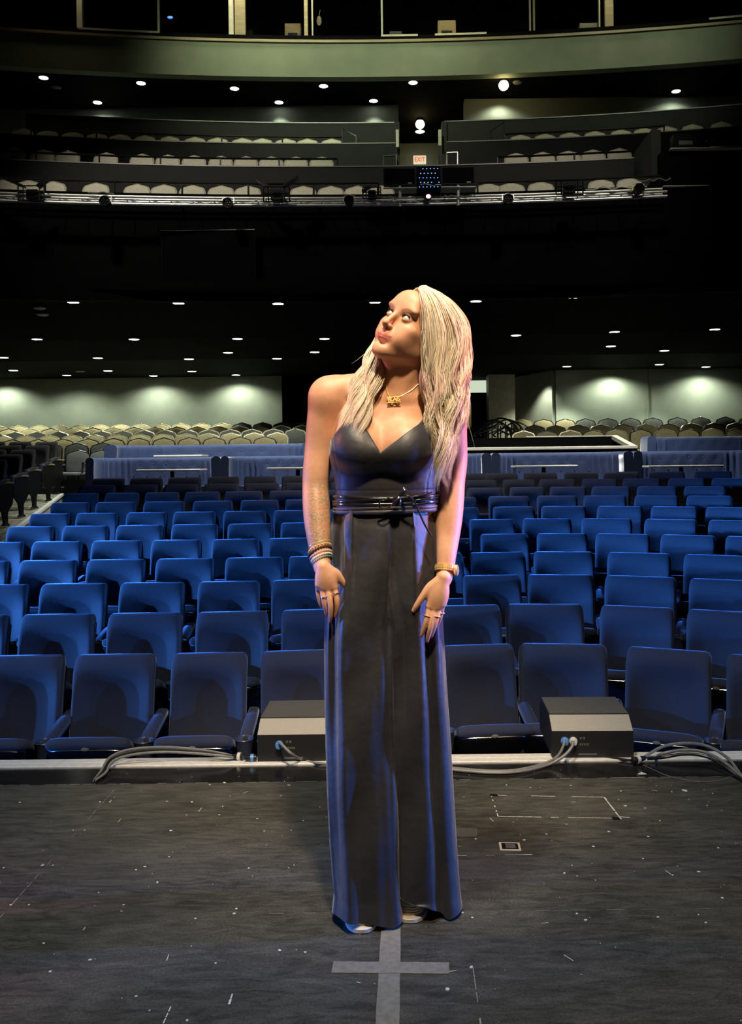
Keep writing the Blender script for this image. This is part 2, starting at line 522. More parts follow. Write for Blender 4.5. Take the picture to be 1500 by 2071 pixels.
# angled lit wall panel and pillar
mb = MB()
p0 = at(1041, 800, 24.4); p1 = at(1116, 800, 22.7)
mb.add([(p0.x, p0.y, .6), (p1.x, p1.y, .6), (p1.x + .1, p1.y + .1, .6), (p0.x + .1, p0.y + .3, .6), (p0.x, p0.y, 4.2), (p1.x, p1.y, 4.2), (p1.x + .1, p1.y + .1, 4.2), (p0.x + .1, p0.y + .3, 4.2)],
       [(0, 1, 5, 4), (1, 2, 6, 5), (2, 3, 7, 6), (3, 0, 4, 7)])
mb.build('wall_corridor_right', 'sage_wall', kind='structure')
mb = MB(); mb.box(at(988, 800, 23.6).x, at(1041, 800, 23.6).x, 23.6, 24.3, 0.6, 4.2)
mb.build('pillar_corridor', 'cream_trim', kind='structure')
mb = MB(); mb.box(at(953, 800, 24.6).x, at(976, 800, 24.6).x, 24.55, 24.6, 0.6, 2.95)
mb.build('door_1', 'knee_wall', kind='structure')
# side walls
mb = MB(); mb.box(-13.2, -13, 4, 27, -1.5, 13); mb.build('wall_left', 'black_paint', kind='structure')
mb = MB(); mb.box(12, 12.2, 4, 27, -1.5, 13); mb.build('wall_right', 'black_paint', kind='structure')

# ceiling under the balcony, sloping up towards the stage
CEIL = [(15.9, 4.44), (16.5, 4.31), (18.4, 3.90), (20.0, 3.66), (22.0, 3.60), (25.8, 3.60)]
mb = MB(); rings = []
for y, z in CEIL:
    rings.append([(-13, y, z), (12, y, z), (12, y, z + 0.15), (-13, y, z + 0.15)])
mb.loft(rings); mb.build('ceiling_lower', 'ceiling_black', kind='structure')
def ceil_hit(px, py):
    a, b = ab(px, py)
    for i in range(len(CEIL) - 1):
        (y0, z0), (y1, z1) = CEIL[i], CEIL[i + 1]
        # z = CZ - b*y/F ; z = z0 + (z1-z0)*(y-y0)/(y1-y0)
        s = (z1 - z0) / (y1 - y0)
        y = (CZ - z0 + s * y0) / (s + b / FPX)
        if y0 - 1e-6 <= y <= y1 + 1e-6:
            return Vector((a * y / FPX, y, CZ - b * y / FPX)), s
    y = 16.0
    return Vector((a * y / FPX, y, 4.42)), -0.2

# balcony front (black), tiers with knee walls
arc_wall('wall_balcony_front', 'black_paint', -13, 12, 16.25, 4.25, CZ + 4.93, 0.18)
def floor_arc(name, y0, y1, z, mat='dark_carpet'):
    mb = MB(); rings = []
    for i in range(41):
        x = -13 + 25 * i / 40
        rings.append([(x, arc_y(x, y0), z - 0.25), (x, arc_y(x, y1), z - 0.25), (x, arc_y(x, y1), z), (x, arc_y(x, y0), z)])
    mb.loft(rings); return mb.build(name, mat, kind='structure')
BAL = [  # chair line y, floor z, knee wall y, knee wall top h
    (17.15, CZ + 4.45, 18.15, CZ + 6.06),
    (18.85, CZ + 5.60, 19.95, CZ + 7.18),
    (20.60, CZ + 6.62, 21.20, CZ + 8.12)]
floor_arc('floor_balcony_row', 16.3, 18.2, BAL[0][1])
floor_arc('floor_balcony_row', 18.2, 20.0, BAL[1][1])
floor_arc('floor_balcony_row', 20.0, 21.25, BAL[2][1])
floor_arc('floor_balcony_row', 21.25, 26.5, CZ + 7.02)
GAPL, GAPR = 806, 894   # the cross aisle in pixels, opened in the upper knee walls
arc_wall('wall_balcony_knee', 'knee_wall', -13, 12, BAL[0][2], BAL[0][1] - .3, BAL[0][3], 0.12)
for (i, gl, gr) in ((1, 800, 903), (2, 803, 897)):
    xl = at(gl, 300, BAL[i][2]).x; xr = at(gr, 300, BAL[i][2]).x
    arc_wall('wall_balcony_knee', 'knee_wall', at(-60, 300, BAL[i][2]).x if i == 1 else at(82, 240, BAL[i][2]).x, xl, BAL[i][2], BAL[i][1] - .3, BAL[i][3], 0.12)
    arc_wall('wall_balcony_knee', 'knee_wall', xr, 12, BAL[i][2], BAL[i][1] - .3, BAL[i][3], 0.12)
# thin worn metal caps on the knee walls
for (i, segs) in ((0, ((-13, 12),)), (1, ((-11, at(800, 300, 19.9).x), (at(903, 300, 19.9).x, 12))), (2, ((at(82, 240, 21.6).x, at(803, 300, 21.5).x), (at(897, 300, 21.5).x, 12)))):
    for (x0, x1) in segs:
        arc_wall('trim_knee_cap', 'grey_plate', x0, x1, BAL[i][2] - 0.015, BAL[i][3], BAL[i][3] + 0.022, 0.15)
# aisle side walls (white worn edges)
mb = MB()
for (px, s) in ((803, 1), (897, -1)):
    x = at(px, 300, 21.5).x
    mb.box(x - 0.06, x + 0.06, 21.1, 25.5, CZ + 6.2, CZ + 8.11)
mb.build('wall_balcony_aisle', 'knee_wall', kind='structure')
# upper back wall and ceiling
UCZ = CZ + 9.18
mb = MB(); mb.box(-13, at(806, 300, 22.6).x, 22.75, 22.95, CZ + 6, UCZ); mb.build('wall_balcony_back', 'sage_wall', kind='structure')
mb = MB()
xr = at(938, 240, 22.6).x
mb.box(xr, 12, 22.45, 22.8, CZ + 6, UCZ); mb.build('wall_balcony_back', 'sage_wall', kind='structure')
mb = MB(); mb.box(xr, 12, 22.40, 22.45, CZ + 6, CZ + 8.72)
mb.build('trim_balcony_dado', 'sage_wall', kind='structure')
mb = MB(); mb.box(-1.2, 2.2, 25.5, 25.7, CZ + 6, UCZ); mb.build('wall_balcony_exit', 'sage_wall', kind='structure')
mb = MB(); rings = []
for i in range(41):
    x = -13 + 25 * i / 40; y = arc_y(x, 21.15, 46)
    rings.append([(x, y, UCZ), (x, 26.5, UCZ), (x, 26.5, UCZ + .2), (x, y, UCZ + .2)])
mb.loft(rings); mb.build('ceiling_upper', 'ceiling_black', kind='structure')
def uceil(px, py):
    a, b = ab(px, py); y = (UCZ - CZ) * FPX / -b
    return Vector((a * y / FPX, y, UCZ))
# curved fascia and the lip above it
FY = 21.05
arc_wall('wall_upper_fascia', 'fascia_green', -13, 12, FY, UCZ - 0.02, CZ + 9.96, 0.25, R=46)
arc_wall('trim_fascia_ledge', 'tan_wood', -13, 12, FY - 0.05, CZ + 9.96, CZ + 10.02, 0.45, R=46)
arc_wall('trim_fascia_lip', 'black_paint', -13, 12, FY - 0.02, CZ + 10.02, CZ + 10.13, 0.40, R=46)  # dark lip above the ledge
mb = MB()
mb.box(-13, 12, 23.5, 23.7, CZ + 9.5, CZ + 12.5); mb.build('wall_control_room', 'black_paint', kind='structure')
mb = MB(); mb.box(-13, 12, 20.3, 23.7, CZ + 12.3, CZ + 12.5); mb.build('ceiling_control_room', 'ceiling_black', kind='structure')
mb = MB(); mb.box(-13, 12, 21.0, 23.7, CZ + 10.0, CZ + 10.06); mb.build('floor_control_room', 'black_paint', kind='structure')
# control room window posts
posts = [(10, 4, 'tan_wood'), (171, 12, 'cream_trim'), (322, 4, 'cream_trim'), (466, 10, 'cream_trim'), (484, 22, 'tan_wood'), (617, 8, 'tan_wood'), (630, 3, 'cream_trim'),
         (772, 4, 'cream_trim'), (1073, 3, 'cream_trim'), (1081, 4, 'tan_wood'), (1211, 3, 'cream_trim'), (1230, 18, 'tan_wood')]
for k, (px, wpx, mt) in enumerate(posts):
    mb = MB(); p = at(px, 60, 20.9); yy = arc_y(p.x, FY + 0.06, 46); hw = wpx / 2 * yy / FPX
    mb.box(p.x - hw, p.x + hw, yy, yy + 0.10, CZ + 10.10, CZ + 12.3, 0.01)
    o = mb.build('window_post', mt, kind='structure')
edges = [-40, 10, 171, 322, 466, 630, 772, 1073, 1211, 1560]
for k in range(len(edges) - 1):
    a_ = at(edges[k], 40, 20.9).x; b_ = at(edges[k + 1], 40, 20.9).x
    mb = MB(); n_ = 6
    rings = []
    for i in range(n_ + 1):
        x = a_ + (b_ - a_) * i / n_
        y = arc_y(x, FY + 0.10, 46)
        rings.append([(x, y, CZ + 10.12), (x, y + 0.008, CZ + 10.12), (x, y + 0.008, CZ + 12.3), (x, y, CZ + 12.3)])
    mb.loft(rings)
    g = bpy.data.materials.get('window_glass')
    if g is None:
        gm = Mat('window_glass', (1, 1, 1), 0.03); gm.b.inputs['Transmission Weight'].default_value = 1.0
        gm.b.inputs['IOR'].default_value = 1.02
        gm.speckle(1, 0.02)
        g = gm.m
    mb.build('window_%d' % (k + 1), g, kind='structure')
# pale sill strips
for (x0, x1, py) in ((168, 324, 69), (770, 845, 72), (880, 985, 70), (1422, 1510, 27)):
    p, q = at(x0, py, 20.8), at(x1, py, 20.8)
    mb = MB(); r = []
    for i in range(9):
        x = p.x + (q.x - p.x) * i / 8; y = arc_y(x, FY - 0.03, 46)
        r.append([(x, y, CZ + 10.10), (x, y + .05, CZ + 10.10), (x, y + .05, CZ + 10.145), (x, y, CZ + 10.145)])
    mb.loft(r); mb.build('trim_window_sill', 'cream_trim', kind='structure')

# ---------------------------------------------------------------- lights
def spot(name, loc, target, energy, color, angle=60, size=0.05, blend=0.4):
    l = bpy.data.lights.new(name, 'SPOT'); l.energy = energy; l.color = color
    l.spot_size = math.radians(angle); l.spot_blend = blend; l.shadow_soft_size = size
    o = bpy.data.objects.new(name, l); COL.objects.link(o); o.location = loc
    d = Vector(target) - Vector(loc)
    o.rotation_euler = d.to_track_quat('-Z', 'Y').to_euler()
    return o

def make_downlight():
    t = thing('ceiling_downlight', 'x y z w', 'ceiling light', (0, 0, 0))
    mb = MB(); mb.lathe([(0.060, -0.004), (0.084, -0.012), (0.092, -0.006), (0.094, 0.0), (0.060, 0.002)], n=20); mb.build('trim_ring', 'black_metal', t, True)
    mb = MB(); mb.lathe([(0.001, -0.006), (0.05, -0.010), (0.078, -0.012), (0.079, 0.0), (0.001, 0.0)], n=20); mb.build('lens', 'lamp_cool', t, True)
    return t
dl = make_downlight(); dl_used = False
def downlight(p, label, group, energy, scale=1.0, warm=False, angle=95, color=(0.90, 1.0, 0.80)):
    global dl_used
    t = copy_tree(dl) if dl_used else dl
    dl_used = True
    t.location = p; t['label'] = label; t['group'] = group; t['category'] = 'ceiling light'
    t.scale = (scale, scale, scale)
    if len(label.split()) > 16: print('LONG', label)
    if energy > 0:
        spot('downlight_beam', (p[0], p[1], p[2] - 0.03), (p[0], p[1], p[2] - 3), energy, color, angle, 0.05, 0.6)
    return t
LOW = {
 'front': [(148, 610), (361, 612), (562, 613), (758, 610), (962, 608), (1159, 600)],
 'second': [(75, 685), (271, 685), (480, 684), (656, 684), (1043, 677), (1242, 670), (1445, 665)],
 'small in-between': [(461, 712), (636, 711), (1235, 699), (1343, 708)],
 'third': [(7, 722), (198, 723), (382, 725), (560, 724), (1333, 736)],
 'fourth': [(27, 748), (218, 749), (388, 750), (1146, 740)],
 'wall-washing': [(135, 758), (310, 759), (480, 759), (1427, 741)]}
LE = {'front': 80, 'second': 150, 'small in-between': 40, 'third': 260, 'fourth': 480, 'wall-washing': 120}
for row, lst in LOW.items():
    ls = [q for q in lst if q[0] < 800]; rs = [q for q in lst if q[0] >= 800]
    for side, arr in (('tattooed arm', ls[::-1]), ('gold watch', rs)):
        for i, (px, py) in enumerate(arr):
            p, s = ceil_hit(px, py)
            if row == 'wall-washing':
                p.y = min(p.y, WALLY - (0.50 if px < 800 else 1.05))
            downlight((p.x, p.y, p.z - 0.002), 'downlight of the %s row under the balcony, %s one out, her %s side' % (row, ORD[i], side), 'downlights under the balcony', LE[row], 1.3, angle=150 if row == 'wall-washing' else 95)
spot('downlight_beam', (at(1245, 745, 22.1).x, 22.25, 3.55), (at(1245, 745, 22.1).x, 22.15, 0), 105, (0.9, 1, 0.8), 150, 0.05, 0.6)
spot('downlight_beam', (at(1080, 745, 22.6).x, 22.6, 3.55), (at(1090, 745, 22.6).x, 23.0, 0), 160, (0.95, 0.98, 0.8), 95, 0.05, 0.6)
spot('downlight_beam', (at(8, 755, 22.5).x - 0.3, 22.8, 3.55), (at(8, 745, 22.5).x - 0.3, 22.8, 0), 95, (0.9, 1, 0.8), 150, 0.05, 0.6)
UP = [(88, 156, 'over the far end beyond her tattooed arm'), (285, 167, 'second from the far end beyond her tattooed arm'), (190, 198, 'lower one above the lit patch of wall'),
      (474, 178, 'above the middle of the upper chair rows'), (564, 206, 'small one set deeper behind the front line'), (654, 173, 'brightest one before the aisle'),
      (755, 203, 'small one close to the aisle'), (835, 166, 'straight above the exit aisle'), (849, 265, 'deep in the exit aisle above the sign'), (1405, 131, 'lone one above the control box')]
for (px, py, d) in UP:
    p = uceil(px, py)
    e = {1405: 26, 849: 260, 190: 60}.get(px, 50)
    if px == 1405: p.y = 22.1
    if px == 190: p.y = 22.35
    downlight((p.x, p.y, p.z - 0.002), 'cool white balcony downlight, ' + d, 'downlights above the balcony', e, 1.35 if px != 849 else 1.6, angle=150 if px in (1405, 190) else 95)
# two bare warm work lamps
for (px, py, nm) in ((1018, 160, 'large warm lamp glowing above the balcony, beyond the stair rail'), (849, 240, 'warm lamp glowing in the exit aisle above the downlight')):
    p = uceil(px, py)
    t = thing('work_lamp', nm, 'lamp', (p.x, p.y, p.z), group='warm balcony lamps')
    mb = MB(); mb.lathe([(0.09, 0.0), (0.09, -0.06), (0.05, -0.07), (0.05, 0.0)], n=16); mb.build('lamp_housing', 'black_metal', t, True)
    mb = MB(); mb.ball((0, 0, -0.15), 0.12, 14, 9); mb.build('bulb', 'lamp_warm', t, True)
    spot('work_lamp_beam', (p.x, 22.17 if px == 1018 else p.y, p.z - 0.12), (p.x, 22.19 if px == 1018 else p.y + .4, p.z - 3), 26 if px == 1018 else 420, (0.95, 1.0, 0.78), 150 if px == 1018 else 100, 0.08, 0.6)
# faint light inside the control room
for (px, e) in ((480, 4), (620, 4), (900, 4), (1230, 3), (170, 2)):
    p = at(px, 30, 21.9)
    spot('control_room_beam', (p.x, 20.2, CZ + 12.0), (p.x, 21.2, CZ + 10.1), e * 30, (1, 0.86, 0.55), 90, 0.3, 0.8)
# house light on the fascia, from stage rigging
spot('house_light', (-2.5, 12, 14.5), (-1.5, 21, CZ + 9.8), 2900, (0.88, 1.0, 0.66), 56, 0.6, 0.9)
spot('house_light', (4.5, 12, 14.6), (5.0, 20.5, CZ + 9.9), 1100, (0.90, 1.0, 0.70), 40, 0.6, 0.9)
# balcony wash that catches truss and chair backs
spot('balcony_wash', (-5, 10.5, 11.5), (-4, 16.8, 6.1), 1300, (1.0, 0.95, 0.80), 54, 0.3, 0.8)
spot('balcony_wash', (3.0, 10.5, 11.5), (2.2, 16.8, 6.3), 850, (1.0, 0.95, 0.80), 54, 0.3, 0.8)
# stage lights
spot('stage_key', (0.35, -0.3, 5.4), (-0.02, 2.5, 1.5), 1500, (1.0, 0.74, 0.46), 24, 0.16, 0.9)
spot('stage_top', (-0.6, 1.2, 6.2), (0.0, 2.4, 0.0), 900, (1.0, 0.96, 0.84), 74, 0.30, 0.9)
spot('stage_rim', (4.5, 3.1, 3.1), (0.1, 2.5, 1.4), 1800, (1.0, 0.38, 0.62), 20, 0.12, 0.7)
spot('stage_rim', (-4.6, 3.0, 3.0), (-0.2, 2.5, 1.3), 420, (1.0, 0.34, 0.45), 20, 0.12, 0.7)
spot('stage_blue_side', (-4.4, 2.55, 0.9), (-0.1, 2.5, 0.55), 900, (0.045, 0.24, 1.0), 24, 0.1, 0.9)
spot('stage_blue_side', (4.4, 2.75, 1.1), (0.1, 2.5, 0.65), 1500, (0.045, 0.24, 1.0), 24, 0.1, 0.9)
# blue booms along both sides of the auditorium, grazing the rows
for k in range(9):
    yk = RY0 + RPITCH * k; zt = RZ0 + RSTEP * k + 1.03
    eL = [3400, 7000, 9500, 11800, 13200, 12200, 9000, 4600, 1800][k]; eR = [2100, 3300, 3700, 3900, 3700, 3100, 2200, 1200, 500][k]
    spot('blue_side_spot', (-9.3, yk - 1.75, zt + .22), (0.0, yk - .02, zt - .10), eL, (0.070, 0.31, 1.0), 15, 0.06, 1.0)
    spot('blue_side_spot', (9.8, yk - 2.0, zt + .22), (0.6, yk - .1, zt - .10), eR, (0.070, 0.31, 1.0), 15, 0.06, 1.0)
spot('blue_side_spot', (-8, 2.4, 2.4), (0.0, 4.7, -.15), 650, (0.07, 0.31, 1.0), 22, 0.08, 1.0)  # this pair: weak unseen spots added to brighten the front armrests
spot('blue_side_spot', (8.3, 2.4, 2.4), (0.2, 4.7, -.15), 520, (0.07, 0.31, 1.0), 22, 0.08, 1.0)
# unseen spots added to lighten the rear rows and booth tops
spot('added_spill', (0, 11.5, 4.2), (0, 13.2, 0), 330, (1.0, 0.93, 0.85), 120, 0.4, 0.9)
for x in (-4.0, -0.5, 3.5):
    spot('added_spill', (x, 15.0, 4.3), (x, 16.1, 1.2), 560, (0.95, 0.97, 1.0), 110, 0.15, 0.8)
# ================================================================ theatre seats
def se_ring(w, d, y, z, n=28, p=3.6, concave=0.0, tilt=0.0, cx=0.0):
    ring = []
    for k in range(n):
        a = 2 * PI * k / n
        c, s = math.cos(a), math.sin(a)
        x = w * abs(c) ** (2 / p) * (1 if c >= 0 else -1)
        yy = d * abs(s) ** (2 / p) * (1 if s >= 0 else -1)
        if s < 0:
            yy += concave * max(0.0, 1 - abs(x / (w * .94 + 1e-9)) ** 2.4)
        ring.append((cx + x, y + yy, z + tilt * yy))
    return ring

def make_seat(name, vel, label='tip-up theatre seat proto', W=0.230):
    t = thing(name, label, 'theatre seat', (0, 0, 0))
    # backrest: z, half width, half thick, y centre, concavity
    prof = [(0.40, W * 0.93, 0.030, -0.150, 0.010), (0.42, W * 0.96, 0.045, -0.148, 0.025), (0.50, W * 0.98, 0.055, -0.128, 0.066), (0.60, W, 0.060, -0.105, 0.086),
            (0.70, W, 0.058, -0.082, 0.088), (0.78, W, 0.056, -0.064, 0.084), (0.84, W, 0.055, -0.052, 0.074), (0.89, W * 1.003, 0.054, -0.042, 0.054), (0.94, W * 1.005, 0.054, -0.030, 0.022),
            (0.975, W, 0.050, -0.018, 0.006), (1.005, W * 0.985, 0.042, -0.008, 0.003), (1.022, W * 0.95, 0.030, -0.003, 0.0), (1.030, W * 0.89, 0.014, 0.0, 0.0)]
    mb = MB(); mb.loft([se_ring(w_, d_, y_, z_, 32, 4.5 if z_ < 1.0 else 4, c_) for z_, w_, d_, y_, c_ in prof])
    mb.build('backrest', vel, t, True, sharp=60)
    # outer shell of the backrest
    mb = MB(); mb.loft([se_ring(W * 0.95, 0.014, y_ + 0.058, z_, 20, 5) for z_, y_ in ((0.36, -0.165), (0.60, -0.102), (0.96, -0.015))])
    mb.build('back_shell', 'shell_plastic', t, True)
    # seat pan, sprung half way up
    al = math.radians(29); hx, hz = -0.11, 0.44
    def pt(x, s, h):   # along the pan s, above it h
        return (x, hx - s * math.cos(al) - h * math.sin(al) * 0.0 + h * math.sin(al) * -0.25, hz + s * math.sin(al) + h * math.cos(al))
    rings = []
    for s, hw, h0, h1 in ((-0.02, .19, .02, .07), (0.0, .205, 0.0, .095), (0.15, .215, 0.0, .10), (0.30, .222, 0.0, .105), (0.385, .222, 0.0, .10), (0.425, .215, 0.0, .078), (0.445, .205, 0.004, .045), (0.45, .19, .01, .03)):
        ring = []
        n = 24
        for k in range(n):
            a = 2 * PI * k / n; c, s_ = math.cos(a), math.sin(a)
            x = hw * abs(c) ** .4 * (1 if c >= 0 else -1)
            h = (h0 + h1) / 2 + (h1 - h0) / 2 * abs(s_) ** .55 * (1 if s_ >= 0 else -1)
            ring.append(pt(x, s, h))
        rings.append(ring)
    mb = MB(); mb.loft(rings); cu = mb.build('seat_cushion', vel, t, True, sharp=60)
    rings = []
    for s, hw, dep in ((0.0, .19, .03), (0.10, .205, .06), (0.25, .212, .07), (0.38, .214, .055), (0.435, .208, .028), (0.452, .198, .008)):
        ring = []
        for k in range(20):
            a = PI + PI * k / 19; c, s_ = math.cos(a), math.sin(a)
            ring.append(pt(hw * abs(c) ** .35 * (1 if c >= 0 else -1), s, -0.002 + dep * s_ * 1.0))
        rings.append(ring)
    mb = MB(); mb.loft(rings); sh = mb.build('seat_shell', 'shell_plastic', t, True, sharp=60)
    # bright rim under the front edge and the number plate
    mb = MB()
    mb.tube([pt(x, 0.450 - 0.028 * (abs(x) / .2) ** 6, 0.002) for x in np.linspace(-.2, .2, 15)], 0.0032, 6)
    mb.build('rim', 'chrome', sh, True)
    mb = MB(); q = pt(0, 0.456, 0.008); mb.lathe([(0.001, -0.004), (0.016, -0.003), (0.016, 0.001), (0.001, 0.002)], c=q, n=16, axis='Y')
    for i in range(len(mb.v)):
        x, y, z = mb.v[i]; mb.v[i] = (x * 1.25, y, q[2] + (z - q[2]) * 0.5)
    mb.build('number_plate', 'brass_plate', cu, True)
    # armrest on one side, with cup holder at its front
    ax = 0.268
    mb = MB(); rings = []
    for y, z, hw, hh in ((0.0, 0.70, .020, .020), (-0.02, .705, .032, .030), (-0.15, .690, .036, .033), (-0.28, .665, .036, .033), (-0.335, .652, .034, .030), (-0.35, .648, .028, .020)):
        rings.append([(ax + hw * abs(math.cos(a)) ** .6 * (1 if math.cos(a) >= 0 else -1), y, z + hh * abs(math.sin(a)) ** .6 * (1 if math.sin(a) >= 0 else -1)) for a in [2 * PI * k / 16 for k in range(16)]])
    mb.loft(rings); arm = mb.build('armrest', vel, t, True, sharp=60)
    mb = MB(); mb.lathe([(0.032, -0.10), (0.040, -0.095), (0.050, -0.005), (0.054, 0.004), (0.051, 0.008), (0.046, 0.002), (0.036, -0.080), (0.001, -0.083)], c=(ax, -0.392, 0.668), n=24)
    mb.build('cup_holder', 'cup_plastic', arm, True)
    # standard under the arm
    mb = MB()
    mb.loft([[(ax - .012, y0, z), (ax + .012, y0, z), (ax + .012, y1, z), (ax - .012, y1, z)] for z, y0, y1 in ((0.0, -.24, .0), (0.02, -.22, -.02), (.05, -.15, -.07), (.30, -.17, -.06), (.55, -.26, -.02), (.66, -.30, -.01))])
    mb.build('standard', 'black_metal', t)
    return t

blue_proto = make_seat('theatre_seat', 'velvet')
blue_used = False
ROWS = {  # measured centres of the seat backs, row by row
 0: ([57, 235.5, 425.5, 603], [965, 1137, 1352, 1562]),
 1: ([-52, 120, 295.5, 470.5, 640], [945, 1100, 1288, 1468]),
 2: ([-6, 152, 310, 464, 610], [993, 1132, 1295, 1470]),
 3: ([-36, 100, 237, 376, 515], [1004, 1139, 1292, 1450]),
 4: ([3, 118, 238, 358, 477, 590], [1019, 1136, 1259, 1391, 1525]),
 5: ([64, 175, 284, 395, 506, 612], [994, 1105, 1227, 1356, 1488]),
 6: ([103, 198, 298, 394, 495, 596], [1038, 1139, 1253, 1363, 1476]),
 7: ([144, 236, 333, 431, 525, 615], [1028, 1126, 1223, 1327, 1434]),
 8: ([166, 248, 329, 410, 493, 583], [980, 1065, 1148, 1235, 1328, 1425]),
 9: ([197, 284, 367, 448, 530, 612], [970, 1049, 1126, 1212, 1297, 1388, 1477]),
 10: ([221, 297, 374, 452, 526, 602], [953, 1013, 1092, 1175, 1256, 1348, 1442])}
TOPB = [371, 292, 233, 186, 148, 119, 92, 71, 52, 36.5, 21.5]
def u_of(px, k):
    a = (px - VX) * CR - TOPB[k] * SR
    return a / FPX
for k, (L, Rr) in ROWS.items():
    Lu = [u_of(x, k) for x in L]; Ru = [u_of(x, k) for x in Rr]
    # the seats behind the woman, evenly between the measured ones
    Y = RY0 + RPITCH * k
    gap = (Ru[0] - Lu[-1]) * Y
    n = max(0, int(gap / 0.525 + 0.1) - 1)
    Mu = [Lu[-1] + (Ru[0] - Lu[-1]) * (i + 1) / (n + 1) for i in range(n)]
    def put(u, label, group, wid=1.0):
        global blue_used
        t = copy_tree(blue_proto) if blue_used else blue_proto
        blue_used = True
        p = row_pt(k, u); q = row_pt(k, u + 0.01)
        ang = math.atan2(q.y - p.y, q.x - p.x)
        t.location = p; t.rotation_euler = (0, 0, ang); t.scale = (wid, 1, 1)
        t['label'] = label; t['group'] = group; t['category'] = 'theatre seat'
        if len(label.split()) > 16: print('LONG', label)
    g = 'blue theatre seats of the %s row' % ORD[k]
    def wd(arr, i):
        j = min(i, len(arr) - 2)
        d = (row_pt(k, arr[j + 1]) - row_pt(k, arr[j])).length
        return max(0.88, min(1.12, d / 0.54))
    for i, u in enumerate(Lu[::-1]):
        put(u, 'blue velvet seat, %s row, %s out from the woman, tattooed arm side' % (ORD[k], ORD[i]), g, wd(Lu, len(Lu) - 1 - i))
    for i, u in enumerate(Ru):
        put(u, 'blue velvet seat, %s row, %s out from the woman, gold watch side' % (ORD[k], ORD[i]), g, wd(Ru, i))
    for i, u in enumerate(Mu):
        put(u, 'blue velvet seat in the %s row hidden behind the woman' % ORD[k], 'seats of the %s row hidden behind the woman' % ORD[k], 1.0)

# ---------------------------------------------------------------- side block of darker seats with tall end panels
side_proto = make_seat('theatre_seat', 'dark_velvet')
side_used = False
KIDS[side_proto.name] = kids(side_proto)
def end_panel_bm():
    mb = MB()
    rings = []
    for z, y0, y1 in ((0.0, -.16, -.11), (.10, -.165, -.10), (.22, -.20, -.06), (.34, -.33, .06), (.45, -.37, .08), (.60, -.38, .06), (.625, -.38, .04)):
        rings.append([(0.245, y0, z), (0.285, y0, z), (0.285, y1, z), (0.245, y1, z)])
    mb.loft(rings)
    return mb
SB = [(16, 984, 19, 1065), (48, 971, 48, 1047), (74, 958, 75, 1029), (102, 946, 101, 1014), (119, 936, 122, 1000)]
for j in range(-1, 5):
    Y = 13.8 + 0.9 * j
    if j >= 0:
        xe = at(SB[j][0], SB[j][1], Y).x
    else:
        xe = at(16, 984, 13.8).x + 0.05
    cnt = {-1: 1, 0: 1, 1: 2, 2: 3, 3: 3, 4: 3}[j]
    for i in range(cnt):
        t = copy_tree(side_proto) if side_used else side_proto
        if not side_used:
            side_used = True
        x = xe - 0.27 - 0.56 * i
        y = Y + 0.10 + 0.10 * i
        rz = math.radians(-8)
        t.location = (x, y, zl(y) + 0.0); t.rotation_euler = (0, 0, rz)
        t['label'] = 'dark brown theatre seat on the side block, %s row up, %s from the aisle' % (ORD[j + 1], ORD[i])
        t['group'] = 'dark seats of the side block'
        if i == 0:
            e = end_panel_bm().build('end_panel', 'black_metal', t)
            mb = MB(); rings = []
            for y_, z_ in ((-.39, .630), (-.37, .655), (-.1, .665), (.05, .66), (.06, .63)):
                rings.append([(0.228, y_, z_), (0.302, y_, z_), (0.302, y_, z_ + .02), (0.228, y_, z_ + .02)])
            mb.loft(rings); mb.build('arm_cap', 'tan_wood', e, True)

